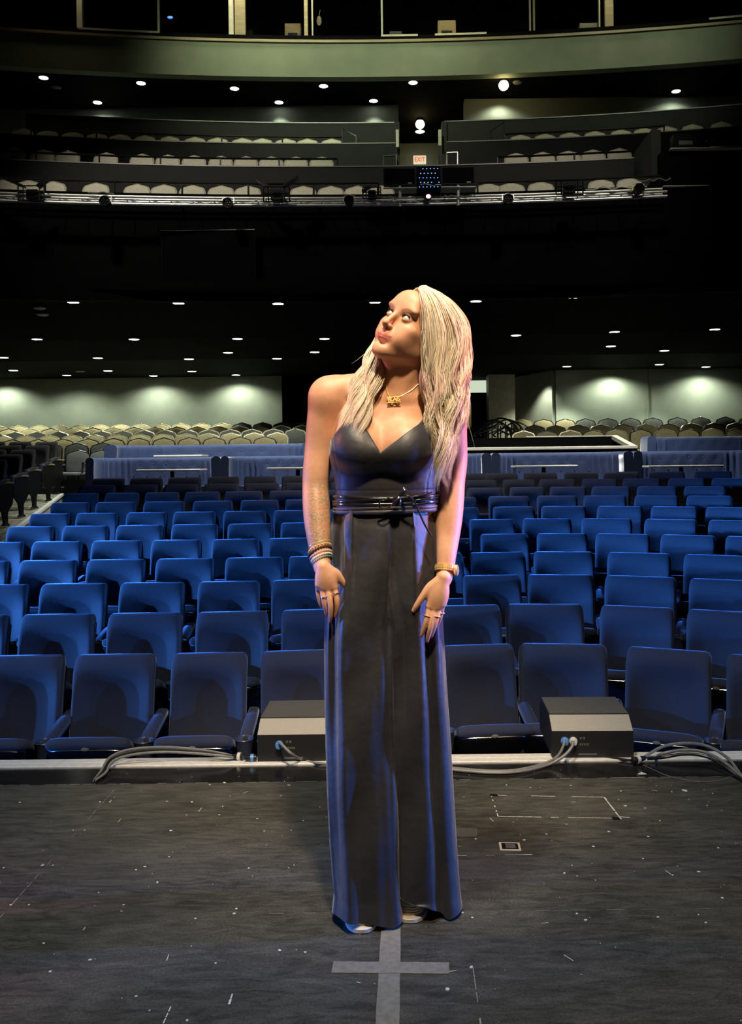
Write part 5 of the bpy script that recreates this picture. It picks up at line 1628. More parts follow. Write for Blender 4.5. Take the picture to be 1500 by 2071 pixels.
# ---- torso
def row(py, l, r, hb, cy=PY):
    a = W(l, py); b = W(r, py)
    return ((a[2] + b[2]) / 2, (a[0] + b[0]) / 2, cy, (b[0] - a[0]) / 2, hb)
TORSO = [row(786, 752, 862, .045, 2.515), row(805, 700, 880, .062, 2.512), row(835, 686, 884, .078, 2.51), row(870, 679, 888, .088, 2.505), row(920, 672, 880, .095, 2.50), row(965, 682, 878, .094, 2.50), row(1005, 686, 876, .090, 2.50),
         row(1040, 684, 878, .096, 2.50), row(1080, 684, 874, .094, 2.51), row(1130, 686, 872, .098, 2.515), row(1170, 690, 868, .092, 2.515)]
Fd.stack(TORSO, .02)
# breasts
for px, py in ((722, 898), (823, 898)):
    Fd.ell(W(px, py, 2.436), (.062, .058, .064), .030)
    Fd.ell(W(px, py + 8, 2.415), (.050, .044, .050), .025)
# shoulders, neck slope, collar bones
Fd.cone(W(812, 770, 2.515), W(690, 790, 2.515), .036, .044, .03)
Fd.cone(W(822, 770, 2.515), W(893, 800, 2.515), .036, .042, .03)
Fd.cone(W(792, 806, 2.452), W(712, 796, 2.475), .008, .009, .022)
Fd.cone(W(812, 806, 2.452), W(880, 803, 2.475), .008, .009, .022)
Fd.ell(W(660, 803, 2.515), (.047, .050, .058), .03)
Fd.ell(W(913, 817, 2.515), (.045, .048, .058), .03)
# neck
nb = W(812, 792, 2.505); nt = H(.0, .018, -.055)
Fd.cone(nb, nt, .060, .057, .022)
Fd.cone(W(800, 800, 2.465), H(-.004, -.030, -.085), .016, .018, .03)
Fd.cone(W(806, 802, 2.458), H(.045, .015, -.05), .010, .013, .018)   # neck muscle
# arms
ARML = [(660, 806, 2.515, .049), (652, 850, 2.52, .044), (645, 905, 2.525, .040), (640, 950, 2.52, .0385), (638, 985, 2.515, .037), (639.5, 1020, 2.495, .0385), (641.5, 1055, 2.475, .037), (645, 1095, 2.45, .0315), (648.5, 1128, 2.43, .0265), (651.5, 1148, 2.42, .0238), (654, 1163, 2.40, .0160)]
ARMR = [(913, 818, 2.515, .046), (915, 870, 2.52, .0405), (918, 930, 2.525, .0375), (914, 975, 2.515, .036), (912, 1005, 2.50, .037), (909, 1045, 2.48, .0365), (905.5, 1085, 2.46, .0325), (902.5, 1120, 2.44, .0275), (900.5, 1150, 2.43, .0240), (898, 1168, 2.42, .0228), (893, 1186, 2.40, .0160)]
for A_ in (ARML, ARMR):
    Fd.chain([W(*q[:3]) for q in A_], [q[3] for q in A_], .018)
# hands: her right (image left), back of the hand to the camera
def flat_ell(c, rad, tilt, k, yaw=0):
    Fd.ell(c, rad, k, rot('z', yaw) @ rot('y', tilt))
def hand(palm, heel, knuckle, fingers, thumb, Yp, sgn):
    # palm: thin slab of parallel cones from wrist to each knuckle
    wr = W(*heel, Yp + .004)
    for (kx, ky, kr) in knuckle:
        Fd.cone(wr, W(kx, ky, Yp), .0150, kr, .008)
    flat_ell(W(*palm[:2], Yp), (palm[2] * .92, .0150, palm[3] * .85), palm[4], .012)
    for (pts, rs) in fingers:
        Fd.chain([W(*q) for q in pts], rs, .0018, 4)
    Fd.chain([W(*q) for q in thumb[0]], thumb[1], .008, 4)
FR = [.0090, .0082, .0074, .0063, .0044]
def fr(s_): return [v * s_ for v in FR]
Yl = 2.385
HANDL = [([(676, 1190, Yl), (680, 1208, Yl - .006), (681.5, 1222, Yl - .006), (680.5, 1236, Yl - .001), (678, 1247, Yl + .004)], fr(.98)),
         ([(663.5, 1193, Yl - .002), (666.5, 1212, Yl - .009), (668.5, 1229, Yl - .010), (668.5, 1246, Yl - .004), (667.5, 1257, Yl + .002)], fr(1.0)),
         ([(652, 1192, Yl), (654, 1209, Yl - .005), (656.5, 1223, Yl - .005), (659, 1236, Yl + .001), (660, 1244, Yl + .006)], fr(.94)),
         ([(642.5, 1186, Yl + .006), (643.5, 1201, Yl + .006), (645.5, 1212, Yl + .008), (648, 1222, Yl + .011), (649.5, 1227, Yl + .014)], fr(.84))]
hand((661, 1168, .031, .036, -6), (653, 1146), [(675, 1188, .0115), (663.5, 1190, .0118), (652.5, 1189, .0112), (644, 1183, .0102)], HANDL,
     ([(664, 1152, Yl + .006), (680, 1160, Yl + .008), (690, 1174, Yl + .012), (695, 1184, Yl + .018), (696, 1190, Yl + .022)], [.0128, .0114, .0096, .0080, .0055]), Yl, 1)
Yr = 2.385
HANDR = [([(868, 1230, Yr), (864.5, 1248, Yr - .006), (860.5, 1262, Yr - .005), (855.5, 1277, Yr + .001), (852, 1286, Yr + .005)], fr(.97)),
         ([(877, 1233, Yr - .002), (873.5, 1253, Yr - .008), (870, 1270, Yr - .008), (866, 1286, Yr - .002), (863.5, 1297, Yr + .003)], fr(.97)),
         ([(886, 1232, Yr), (883, 1249, Yr - .005), (879, 1264, Yr - .005), (874.5, 1278, Yr), (872, 1287, Yr + .005)], fr(.92)),
         ([(894, 1226, Yr + .006), (892, 1240, Yr + .006), (888.5, 1252, Yr + .008), (885, 1261, Yr + .011), (883, 1266, Yr + .013)], fr(.82))]
hand((885, 1202, .031, .040, 14), (897, 1168), [(869, 1226, .0112), (878, 1230, .0116), (887, 1228, .0110), (894.5, 1222, .0102)], HANDR,
     ([(884, 1176, Yr + .004), (868, 1188, Yr + .002), (855, 1206, Yr), (843, 1224, Yr + .002), (836, 1235, Yr + .006)], [.0130, .0115, .0097, .0082, .0054]), Yr, -1)
# legs and feet under the trousers
TOES = []
for (hx, kx, ax_, fx, fy) in ((733, 727, 733, 734, 2.495), (828, 832, 830, 826, 2.51)):
    Fd.cone(W(hx, 1130, 2.51), W(kx, 1470, 2.51), .066, .046, .02)
    Fd.cone(W(kx, 1470, 2.51), W(ax_, 1790, 2.53), .046, .034, .02)
    xa = W(ax_, 1800, 2.53); zf = .062
    Fd.cone((xa[0], fy + .10, zf + .035), (xa[0], fy + .12, .13), .034, .034, .015)
    tx = W(fx, 1815, fy)[0]
    Fd.cone((xa[0], fy + .10, zf + .028), (tx, fy - .03, zf + .022), .032, .026, .015)
    for j, (dx, ln, rr) in enumerate(((-.026, .068, .0125), (-.008, .066, .0095), (.006, .058, .0088), (.018, .048, .0082), (.029, .036, .0078))):
        dx = dx if fx > 800 else -dx
        Fd.cone((tx + dx, fy - .025, zf + .018), (tx + dx, fy - ln, zf + .012), rr, rr * .95, .006)
        TOES.append((npv((tx + dx, fy - ln, zf + .012)), rr))

torsoF = Fd.F.copy() if False else None
# ---- head
hell(Fd, (0, .022, .036), (.073, .092, .080), .02)
hell(Fd, (0, -.018, .020), (.066, .068, .072), .02)     # forehead and temples
hell(Fd, (0, -.030, -.040), (.054, .056, .066), .02)    # lower face
Fd.cone(H(-.046, .004, -.052), H(-.010, -.070, -.093), .019, .016, .02)
Fd.cone(H(.046, .004, -.052), H(.010, -.070, -.093), .019, .016, .02)
hell(Fd, (0, -.076, -.093), (.019, .016, .017), .018)   # chin
hell(Fd, (0, -.045, -.080), (.034, .036, .022), .02)
for s_ in (-1, 1):
    hell(Fd, (s_ * .041, -.056, -.016), (.024, .022, .019), .02)   # cheekbone
    hell(Fd, (s_ * .030, -.064, -.045), (.024, .022, .026), .02)   # cheek
    hell(Fd, (s_ * .044, -.022, -.038), (.021, .042, .046), .02)
    hell(Fd, (s_ * .030, -.0765, .033), (.024, .009, .007), .012)  # brow
    hell(Fd, (s_ * .031, -.095, .012), (.019, .013, .0115), .010, 'cut')  # socket
hell(Fd, (0, -.070, .055), (.045, .022, .035), .03)
# nose
Fd.cone(H(0, -.084, .024), H(0, -.1060, -.022), .0068, .0074, .012)
hell(Fd, (0, -.1080, -.0262), (.0090, .0088, .0078), .008)
for s_ in (-1, 1):
    hell(Fd, (s_ * .0112, -.0965, -.0295), (.0058, .0085, .0064), .006)
Fd.cone(H(0, -.090, -.034), H(0, -.102, -.035), .006, .005, .006)
for s_ in (-1, 1):
    hell(Fd, (s_ * .0062, -.1015, -.0375), (.0032, .0050, .0040), .003, 'cut')
# philtrum, lips
hell(Fd, (0, -.084, -.052), (.024, .012, .018), .012)
for s_ in (-1, 1):
    Fd.cone(H(s_ * .003, -.0925, -.0550), H(s_ * .0250, -.0800, -.0535), .0033, .0020, .006)
    Fd.cone(H(s_ * .000, -.0918, -.0630), H(s_ * .0220, -.0812, -.0565), .0044, .0024, .006)
hell(Fd, (0, -.0905, -.0760), (.018, .010, .006), .010, 'cut')
# eyelids around the eyeballs
EYE = {}
for s_ in (-1, 1):
    c = H(s_ * .031, -.0745, .010); EYE[s_] = c
    r = Fd.sl(c - .02, c + .02, .004); X, Y, Z = Fd.pts(r)
    dx, dy, dz = X - c[0], Y - c[1], Z - c[2]
    L = [dx * HR[0, i] + dy * HR[1, i] + dz * HR[2, i] for i in range(3)]
    sph = np.sqrt(dx * dx + dy * dy + dz * dz) - .0142
    zz = (L[2] - .0012 - .06 * L[0] * s_ * 1.5); xx = L[0]
    op = (np.sqrt((xx / .0138) ** 2 + (zz / np.where(zz > 0, .0064, .0052)) ** 2) - 1) * .0052
    op = np.maximum(op, L[1] + .002)
    Fd.add(np.maximum(sph, -op).astype(np.float32), r, .0045)
    Fd.cut(np.maximum(op, L[1] + .002).astype(np.float32), r, .0015)
# ears
for s_ in (-1, 1):
    Rl = rot('z', s_ * -22)
    hell(Fd, (s_ * .076, .016, -.006), (.0065, .017, .029), .006, 'add', Rl)
    hell(Fd, (s_ * .081, .010, -.002), (.005, .009, .017), .003, 'cut', Rl)
    hell(Fd, (s_ * .071, .006, -.030), (.006, .008, .009), .005)

V, Q = surface_nets(Fd.F, Fd.xs, Fd.ys, Fd.zs)
woman = bpy.data.objects.new('person', None); COL.objects.link(woman)
fc = W(785, 1860, 2.5); woman.location = (fc[0], 2.5, 0)
tag(woman, 'blonde woman in dark wide legged jumpsuit standing on stage, looking up, both arms down', 'person')
WO = npv((fc[0], 2.5, 0))
def rel(V_): return np.asarray(V_, float) - WO
body = np_mesh('body', rel(V), Q, 'velvet', woman)
# colour attribute of the skin's own pigments: lips, brows, lashes' root, nails, tattoo mask; plus painted mouth-line shade
loc = (V - HO) @ HR
tint = np.ones((len(V), 4), np.float32); tint[:] = (.66, .36, .225, 1)
lx, ly, lz = loc[:, 0], loc[:, 1], loc[:, 2]
cheek = np.exp(-(((np.abs(lx) - .040) / .020) ** 2 + ((lz + .028) / .018) ** 2)) * (ly < -.02)
tint[:, :3] = tint[:, :3] * (1 - .45 * cheek[:, None]) + np.array((.72, .27, .17)) * .45 * cheek[:, None]
def sstep(x, a, b):
    t_ = np.clip((x - a) / (b - a), 0, 1); return t_ * t_ * (3 - 2 * t_)
def paint(mask, col):
    mk_ = mask[:, None]; tint[:, :3] = tint[:, :3] * (1 - mk_) + np.array(col) * mk_
zc = -.0586 + .0048 * (lx / .0285) ** 2
wl = np.sqrt(np.clip(1 - (lx / .0285) ** 2, 0.0001, 1))
up_ = (lz - zc) / (.0072 * wl * (1 - .12 * np.exp(-(lx / .003) ** 2))); dn_ = (zc - lz) / (.0094 * wl)
inl = np.where(lz > zc, up_, dn_)
paint((1 - sstep(inl, .75, 1.15)) * (np.abs(lx) < .0285) * (ly < -.074), (.60, .21, .17))
paint(np.exp(-((lz - zc) / .0011) ** 2) * (np.abs(lx) < .0285) * (ly < -.074) * .85, (.16, .035, .03))  # shade of the mouth crease painted in as a dark line
bh = .0030 * np.clip((.056 - np.abs(lx)) / .02, .25, 1)
bz = .0315 - .006 * ((np.abs(lx) - .038) / .02) ** 2
bm_ = (1 - sstep(np.abs(lz - bz), bh * .5, bh * 1.5)) * (1 - sstep(np.abs(np.abs(lx) - .034), .017, .023)) * (ly < -.04)
paint(bm_ * .8, (.30, .16, .08))
shadow = (ly < -.055) & (((np.abs(lx) - .033) / .019) ** 2 + ((lz - .0165) / .0085) ** 2 < 1)
tint[shadow, :3] = tint[shadow, :3] * .7 + np.array((.25, .13, .09)) * .3
# scalp under the hair
tat = np.zeros((len(V), 4), np.float32); tat[:, 3] = 1
z_lo, z_hi = W(640, 1112)[2], W(640, 962)[2]
m = (V[:, 0] < W(672, 1040)[0]) & (V[:, 2] > z_lo) & (V[:, 2] < z_hi)
edge = np.minimum((V[:, 2] - z_lo) / .02, (z_hi - V[:, 2]) / .03)
side = np.clip((V[:, 0] - W(618, 1040)[0]) / .02, 0, 1)
tat[:, :3] = np.where(m, np.clip(edge, 0, 1) * side, 0)[:, None]
def nails(tips, rr, Lb):
    for (p0, p1) in tips:
        p0 = W(*p0); p1 = W(*p1); d = (p1 - p0); d = d / np.linalg.norm(d)
        q = V - p1; al = q @ d; rad = np.linalg.norm(q - al[:, None] * d, axis=1)
        mm_ = (al > -Lb) & (rad < rr) & (V[:, 1] < p1[1] + .001) & (np.linalg.norm(q, axis=1) < .02)
        tint[mm_, :3] = (.66, .20, .17)
nails([(f[0][3], f[0][4]) for f in HANDL + HANDR], .0062, .004)
for tp, rr_ in TOES:
    q = tp + np.array((0, -rr_ * .75, rr_ * .65))
    paint((1 - sstep(np.linalg.norm(V - q, axis=1), rr_ * .55, rr_ * .75)), (.72, .05, .03))
at1 = body.data.color_attributes.new('tint', 'FLOAT_COLOR', 'POINT'); at1.data.foreach_set('color', tint.ravel()) if len(body.data.vertices) == len(V) else print('VERT MISMATCH')
at2 = body.data.color_attributes.new('ink', 'FLOAT_COLOR', 'POINT'); at2.data.foreach_set('color', tat.ravel()) if len(body.data.vertices) == len(V) else None
sk = Mat('skin', (.66, .36, .225), .50, Subsurface_Weight=.12, Subsurface_Scale=.012, Subsurface_Radius=(1.0, .35, .2), Specular_IOR_Level=.45)
a1 = sk.n('ShaderNodeVertexColor'); a1.layer_name = 'tint'
a2 = sk.n('ShaderNodeVertexColor'); a2.layer_name = 'ink'
fn = sk.noise(70, 4, .6)
f2 = sk.ramp(fn, [(.3, (.93, .92, .91)), (.7, (1.05, 1.05, 1.05))])
mu = sk.n('ShaderNodeMix'); mu.data_type = 'RGBA'; mu.blend_type = 'MULTIPLY'; mu.inputs[0].default_value = 1
sk.l(a1.outputs[0], mu.inputs[6]); sk.l(f2, mu.inputs[7])
wv = sk.n('ShaderNodeTexWave'); wv.wave_type = 'RINGS'; wv.inputs['Scale'].default_value = 26; wv.inputs['Distortion'].default_value = 22; wv.inputs['Detail'].default_value = 3; wv.inputs['Detail Scale'].default_value = 1.6
sk.l(sk.coord(), wv.inputs['Vector'])
ink = sk.ramp(wv.outputs['Fac'], [(.30, (.8, .8, .8)), (.62, (.1, .1, .1))])
inkc = sk.ramp(sk.noise(26, 3), [(.38, (.085, .085, .05)), (.5, (.15, .12, .05)), (.62, (.27, .10, .05))])
g1 = sk.n('ShaderNodeMath'); g1.operation = 'MULTIPLY'; sk.l(ink, g1.inputs[0]); sk.l(a2.outputs[0], g1.inputs[1])
g2 = sk.n('ShaderNodeMath'); g2.operation = 'MULTIPLY_ADD'; g2.inputs[1].default_value = .36; sk.l(g1.outputs[0], g2.inputs[0])
g3 = sk.n('ShaderNodeMath'); g3.operation = 'MULTIPLY'; g3.inputs[1].default_value = .42; sk.l(a2.outputs[0], g3.inputs[0]); sk.l(g3.outputs[0], g2.inputs[2])
sk.l(sk.mix(g2.outputs[0], mu.outputs[2], inkc), sk.b.inputs['Base Color'])
M['skin'] = sk.m
body.data.materials[0] = sk.m

# eyes
gaze = HR @ npv((-.30, -.92, .30)); gaze /= np.linalg.norm(gaze)
em = Mat('eyeball', (.8, .77, .74), .15)
tc = em.n('ShaderNodeTexCoord'); nv = em.n('ShaderNodeVectorMath'); nv.operation = 'NORMALIZE'; em.l(tc.outputs['Object'], nv.inputs[0])
dt = em.n('ShaderNodeVectorMath'); dt.operation = 'DOT_PRODUCT'; dt.inputs[1].default_value = tuple(gaze); em.l(nv.outputs[0], dt.inputs[0])
c1_, c2_ = math.cos(math.radians(27)), math.cos(math.radians(11))
em.l(em.ramp(dt.outputs['Value'], [(c1_ - .006, (.78, .74, .70)), (c1_ + .004, (.05, .06, .04)), (c1_ + .03, (.17, .20, .13)), (c2_ - .004, (.13, .15, .09)), (c2_ + .003, (.004, .004, .004))]), em.b.inputs['Base Color'])
M['eyeball'] = em.m
for s_ in (-1, 1):
    mb = MB(); mb.ball((0, 0, 0), .0128, 32, 24)
    o = mb.build('eye', 'eyeball', woman, True); o.location = Vector(EYE[s_] - WO)
    # lashes: dark rim of the upper lid, thin on the lower
    mb = MB()
    up = []; lo = []
    for t_ in np.linspace(-1, 1, 15):
        x = t_ * .0137; zt = .0012 + .06 * x * s_ * 1.5
        hu = .0064 * math.sqrt(max(0, 1 - t_ * t_)); hl = .0052 * math.sqrt(max(0, 1 - t_ * t_))
        for arr, z_, rr_ in ((up, zt + hu, .0148), (lo, zt - hl, .0144)):
            y_ = -math.sqrt(max(1e-8, rr_ ** 2 - x * x - z_ * z_))
            arr.append(EYE[s_] + HR @ npv((x, y_, z_)) - WO)
    mb.tube(up, [.0004] + [.0013] * 13 + [.0006], 6)
    for i in range(1, 14):
        p = npv(up[i]); out = HR @ npv((up[i] is None and 0 or (i - 7) * .05 * 1.0, -.75, .55)); out /= np.linalg.norm(out)
        mb.tube([p, p + out * .003, p + out * .0055 + npv((0, 0, .0012))], [.0005, .0004, .0001], 4)
    mb.tube(lo, .0003, 5)
    mb.build('eyelashes', 'lash', woman, True)

# ---------------------------------------------------------------- bodice, an offset of the torso
B = Field(axis((-.24, .16, .0026)), axis((2.30, 2.65, .0032)), axis((W(0, 1046)[2], W(800, 755)[2], .0026)))
B.stack(TORSO, .02)
for px, py in ((722, 898), (823, 898)):
    B.ell(W(px, py, 2.436), (.062, .058, .064), .030); B.ell(W(px, py + 8, 2.415), (.050, .044, .050), .025)
# the cloth bridges the cleavage
B.cone(W(735, 915, 2.40), W(810, 915, 2.40), .032, .032, .03)
B.cone(W(812, 770, 2.515), W(690, 790, 2.515), .036, .044, .03)
B.cone(W(822, 770, 2.515), W(893, 800, 2.515), .036, .042, .03)
B.ell(W(660, 803, 2.515), (.047, .050, .058), .03); B.ell(W(913, 817, 2.515), (.045, .048, .058), .03)
def edge_z(X, pts):
    a = np.array([W(*p, 2.42)[[0, 2]] for p in pts])
    return np.interp(X, a[:, 0], a[:, 1])
X, Y, Z = B.xs[:, None, None], B.ys[None, :, None], B.zs[None, None, :]
front = [(640, 900), (672, 884), (690, 862), (704, 840), (722, 834), (738, 862), (770, 916), (800, 893), (846, 858), (862, 838), (878, 842), (884, 866), (900, 890), (930, 905)]
ez = edge_z(B.xs, front)[:, None, None]
bk = W(780, 885)[2]
w_f = np.clip((2.50 - Y) / .03, 0, 1)
reg = (Z - (ez * w_f + bk * (1 - w_f))) * .75
def strap(reg, x0, z0, x1, z1, hw):
    t = np.clip((Z - z0) / (z1 - z0), 0, 1)
    d = np.maximum(np.abs(X - (x0 + (x1 - x0) * t)) - hw, z0 - .03 - Z)
    return np.minimum(reg, d)
a = W(715, 850, 2.42); b = W(738, 760); reg = strap(reg, a[0], a[2], b[0], b[2], .009)
a = W(871, 850, 2.42); b = W(884, 770); reg = strap(reg, a[0], a[2], b[0], b[2], .009)
reg = np.maximum(reg, W(780, 1042)[2] - Z)
FB = np.maximum(B.F - .0055, reg)
# seams of the side panels: shallow grooves
for (pts) in (((676, 880), (682, 930), (690, 975), (688, 1040)), ((880, 880), (872, 930), (862, 975), (858, 1040))):
    a = np.array([W(*p)[[2, 0]] for p in pts])[::-1]
    xsm = np.interp(B.zs, a[:, 0], a[:, 1])[None, None, :]
    FB = FB + .0012 * np.exp(-((X - xsm) / .0022) ** 2) * (Y < 2.5)
zb = W(780, 990)[2]
FB = FB + .0010 * np.exp(-((Z - zb) / .002) ** 2)
FB[:, :, 0] = 1; FB[:, :, -1] = 1
Vb, Qb = surface_nets(FB.astype(np.float32), B.xs, B.ys, B.zs)
cl = mk('jumpsuit_cloth', (.027, .027, .034), .50, speck=(500, .18), bumpn=(9, .35, .02), Sheen_Weight=.35, Sheen_Roughness=.35, Sheen_Tint=(.7, .75, 1.0), Specular_IOR_Level=.55)
bodice = np_mesh('bodice', rel(Vb), Qb, 'jumpsuit_cloth', woman)

# ---------------------------------------------------------------- trousers
def outline(px, py): return W(px, py)[0]
OUTL = [(1028, 680), (1052, 671), (1075, 667), (1110, 666), (1160, 662), (1220, 658), (1300, 656), (1400, 657), (1500, 659), (1600, 662), (1700, 667), (1780, 673), (1830, 680), (1880, 688)]
INNL = [(1036, 786), (1110, 788), (1200, 791), (1300, 792), (1400, 793), (1500, 795), (1560, 797), (1620, 799), (1700, 801), (1790, 802), (1840, 800), (1880, 797)]
INNR = [(1036, 778), (1110, 780), (1200, 784), (1300, 786), (1400, 787), (1500, 787), (1600, 789), (1700, 791), (1790, 793), (1880, 796)]
OUTR = [(1028, 883), (1050, 886), (1075, 889), (1110, 890), (1160, 891), (1230, 894), (1300, 898), (1400, 904), (1500, 911), (1600, 917), (1700, 923), (1800, 930), (1880, 934)]
def leg(out_, inn, side, name):
    NR, NS = 110, 220
    rings = []
    y0s = [1036, 1880]
    for i in range(NR):
        f = i / (NR - 1)
        py = 1027 + (1797 - 1027) * f
        xo = np.interp(py, [q[0] for q in out_], [q[1] for q in out_]); xi = np.interp(py, [q[0] for q in inn], [q[1] for q in inn])
        yc = 2.505 - .022 * f if side < 0 else 2.505 + .022 * f
        xi += 9 if side < 0 else -9
        A_ = W(xo, py, yc); B_ = W(xi, py, yc)
        cx = (A_[0] + B_[0]) / 2; hw = abs(B_[0] - A_[0]) / 2
        hd = np.interp(f, [0, .05, .15, .4, .7, 1.0], [.103, .114, .118, .116, .108, .094])
        z = A_[2] if side < 0 else B_[2]
        bl = np.interp(py, [q[0] for q in OUTL], [q[1] for q in OUTL]); br_ = np.interp(py, [q[0] for q in OUTR], [q[1] for q in OUTR])
        BL_, BR_ = W(bl, py, 2.505), W(br_, py, 2.505); bx_c = (BL_[0] + BR_[0]) / 2; bx_w = (BR_[0] - BL_[0]) / 2
        ring = []
        env = np.interp(f, [0, .05, .15, .5, 1.0], [.12, .75, 1.0, 1.0, 1.0])
        for k in range(NS):
            a = 2 * PI * k / NS
            c, s_ = math.cos(a), math.sin(a)
            inner_side = (c > 0) if side < 0 else (c < 0)
            wt = float(np.interp(f, [0, .10, .30], [1, 1, 0]))
            p = (2.6 + 6.0 * wt + 1.2 * (1 - wt)) if inner_side else 2.5
            ex = abs(c) ** (2 / p) * (1 if c >= 0 else -1); ey = abs(s_) ** (2 / p) * (1 if s_ >= 0 else -1)
            ph = 1.3 if side < 0 else 3.9
            fd = .62 * math.cos(5 * a + ph + (2.3 if side < 0 else -1.2) * f) + .45 * math.cos(9 * a - 1.7 * ph + 1.6 * f) +   .20 * math.cos(14 * a + 2.2 * ph - 1.1 * f)
            fd = fd if fd < 0 else fd * .6
            if inner_side: fd *= 1 - .85 * abs(c) ** .7
            rr = 1 + .17 * env * fd
            frontness = max(0.0, -s_)
            x = cx + hw * ex * (1 + (.085 * env * fd) * (1 - abs(ex)) * 0.6)
            y_leg = yc + hd * ey * rr
            tx_ = min(1.0, abs(x - bx_c) / bx_w)
            y_bod = 2.505 + hd * (1 - tx_ ** 2.4) ** (1 / 2.4) * ey * (1 + .10 * env * fd)
            y = y_leg * (1 - wt) + y_bod * wt
            if inner_side and wt > 0: x += wt * .006 * (1 if c > 0 else -1) * abs(ex)
            # pressed pleats at the waist
            px_here = VX + x * 720
            for (pc, dirn, dep) in PLEATS:
                pcx = pc[0] + (pc[1] - pc[0]) * f
                u = (px_here - pcx) * dirn
                if frontness > 0 and -1 < u < 26:
                    y -= dep * max(0, 1 - f * pc[2]) * (1 - abs(u) / 26) * min(1.0, (u + 1) / 2.0) * frontness ** .3
            # long soft sag lines
            y -= .006 * env * math.sin(18 * f + 3 * x / .1 + ph) * frontness
            ring.append((x - WO[0], y - WO[1], z))
        rings.append(ring)
    # hem: drape the last rings to the floor with a wavy edge
    last = rings[-1]
    n_h = 12
    base = [npv(p) for p in last]
    for h in range(1, n_h + 1):
        t = h / n_h; ring = []
        for k in range(NS):
            a = 2 * PI * k / NS; c, s_ = math.cos(a), math.sin(a)
            p = base[k].copy()
            zt = hem(c, s_, side)
            p[2] = base[k][2] * (1 - t) + zt * t
            p[0] += .006 * t * c; p[1] += (.004 * t) * s_
            ring.append(tuple(p))
        rings.append(ring)
    mb = MB(); mb.loft(rings, True, False)
    # inner turn-up for thickness
    inner = [[(p[0] * .995 + .0 , p[1] * .985, p[2] + .001 * i) for p in r] for i, r in enumerate(rings[-10:][::-1])]
    cxr = sum(p[0] for p in rings[-1]) / NS; cyr = sum(p[1] for p in rings[-1]) / NS
    inner = [[(cxr + (p[0] - cxr) * .97, cyr + (p[1] - cyr) * .97, p[2]) for p in r] for r in rings[-12:][::-1]]
    mb.loft([rings[-1]] + inner, False, False)
    return mb
PLEATS = []
def hem(c, s_, side):
    fr_ = max(0.0, -s_) ** .6
    if side < 0:
        # image left leg: lifted over the pale sole, its inner corner reaching the floor
        return .006 + fr_ * (.020 * max(0.0, min(1.0, (.55 - c) / .9)) + .022 * max(0.0, -c) ** 2) + .005 * abs(math.sin(2.5 * math.atan2(s_, c)))
    return .006 + fr_ * .068 * max(0.0, min(1.0, (.50 - c) / .9)) + .006 * abs(math.sin(3 * math.atan2(s_, c)))
PLEATS = [((700, 690, 4.5), 1, .014), ((716, 712, 3.2), -1, .012)]
ml = leg(OUTL, INNL, -1, 'l')
PLEATS = [((812, 822, 2.2), 1, .014), ((832, 850, 2.0), 1, .013)]
mr = leg(OUTR, INNR, 1, 'r')
mb = MB(); mb.add(ml.v, ml.f); mb.add(mr.v, mr.f)
trous = mb.build('trousers', 'jumpsuit_cloth', woman, True, sharp=70)

# ---------------------------------------------------------------- belt wraps, knot and tails
def waist_loop(py_l, py_r, r_, off, mat, name, flat=1.0, wob=0.0, f_half=False):
    pts = []
    N = 60
    for k in range(N + 1):
        a = 2 * PI * k / N
        px_t = .5 - .5 * math.cos(a)
        c, s_ = math.cos(a), math.sin(a)
        py = py_l * (1 - (c + 1) / 2) + py_r * (c + 1) / 2 + wob * math.sin(3 * a)
        l, r__ = 684, 878
        A_ = W(l, py); B_ = W(r__, py)
        cx = (A_[0] + B_[0]) / 2; hw = (B_[0] - A_[0]) / 2 + off; hd = .096 + off
        p = 2.4
        x = cx + hw * abs(c) ** (2 / p) * (1 if c >= 0 else -1); y = 2.50 + hd * abs(s_) ** (2 / p) * (1 if s_ >= 0 else -1)
        z = A_[2] + (B_[2] - A_[2]) * (c + 1) / 2
        pts.append((x - WO[0], y - WO[1], z))
    mb = MB()
    # flat band: loft of tall thin section
    rings = []
    for i, p in enumerate(pts[:-1]):
        q = pts[(i + 1) % N]; o = pts[(i - 1) % N]
        t = Vector((q[0] - o[0], q[1] - o[1], 0)).normalized(); n_ = Vector((t.y, -t.x, 0))
        ring = []
        for k in range(10):
            a = 2 * PI * k / 10
            ring.append(Vector(p) + n_ * (math.cos(a) * .0032) + Vector((0, 0, 1)) * (math.sin(a) * r_))
        rings.append(ring)
    rings.append(rings[0])
    mb.loft(rings, False, False)
    return mb.build(name, mat, woman, True)
waist_loop(1014, 1017, .021, .0085, 'jumpsuit_cloth', 'waistband')
for pl, pr, r_, off, wob in ((1004, 1007, .0045, .013, 1.2), (1013, 1000, .0040, .014, -.9), (1019, 1014, .0050, .0135, .8), (1027, 1022, .0055, .0125, -.8), (1034, 1029, .0060, .0125, .6)):
    waist_loop(pl, pr, r_, off, 'belt_leather' if r_ < .0052 else 'jumpsuit_cloth', 'belt_wrap', wob=wob)
def wp(px, py, Y): return W(px, py, Y) - WO
YB = 2.372
mb = MB()
mb.tube(smooth_path([wp(798, 1014, YB), wp(786, 1008, YB - .01), wp(775, 1010, YB - .012), wp(767, 1017, YB - .01), wp(768, 1026, YB - .008), wp(777, 1031, YB - .008), wp(788, 1025, YB - .006), wp(797, 1016, YB)], 6), .0034, 8, flat=.7)
mb.build('belt_loop', 'belt_leather', woman, True)
mb = MB(); mb.loft([[tuple(wp(802, 1014, YB - .006) + npv((.012 * math.cos(a) * sc, .007 * math.sin(a) * sc, dz))) for a in [2 * PI * k / 12 for k in range(12)]] for sc, dz in ((.3, -.014), (.9, -.011), (1, -.004), (1.05, .004), (.9, .010), (.3, .013))])
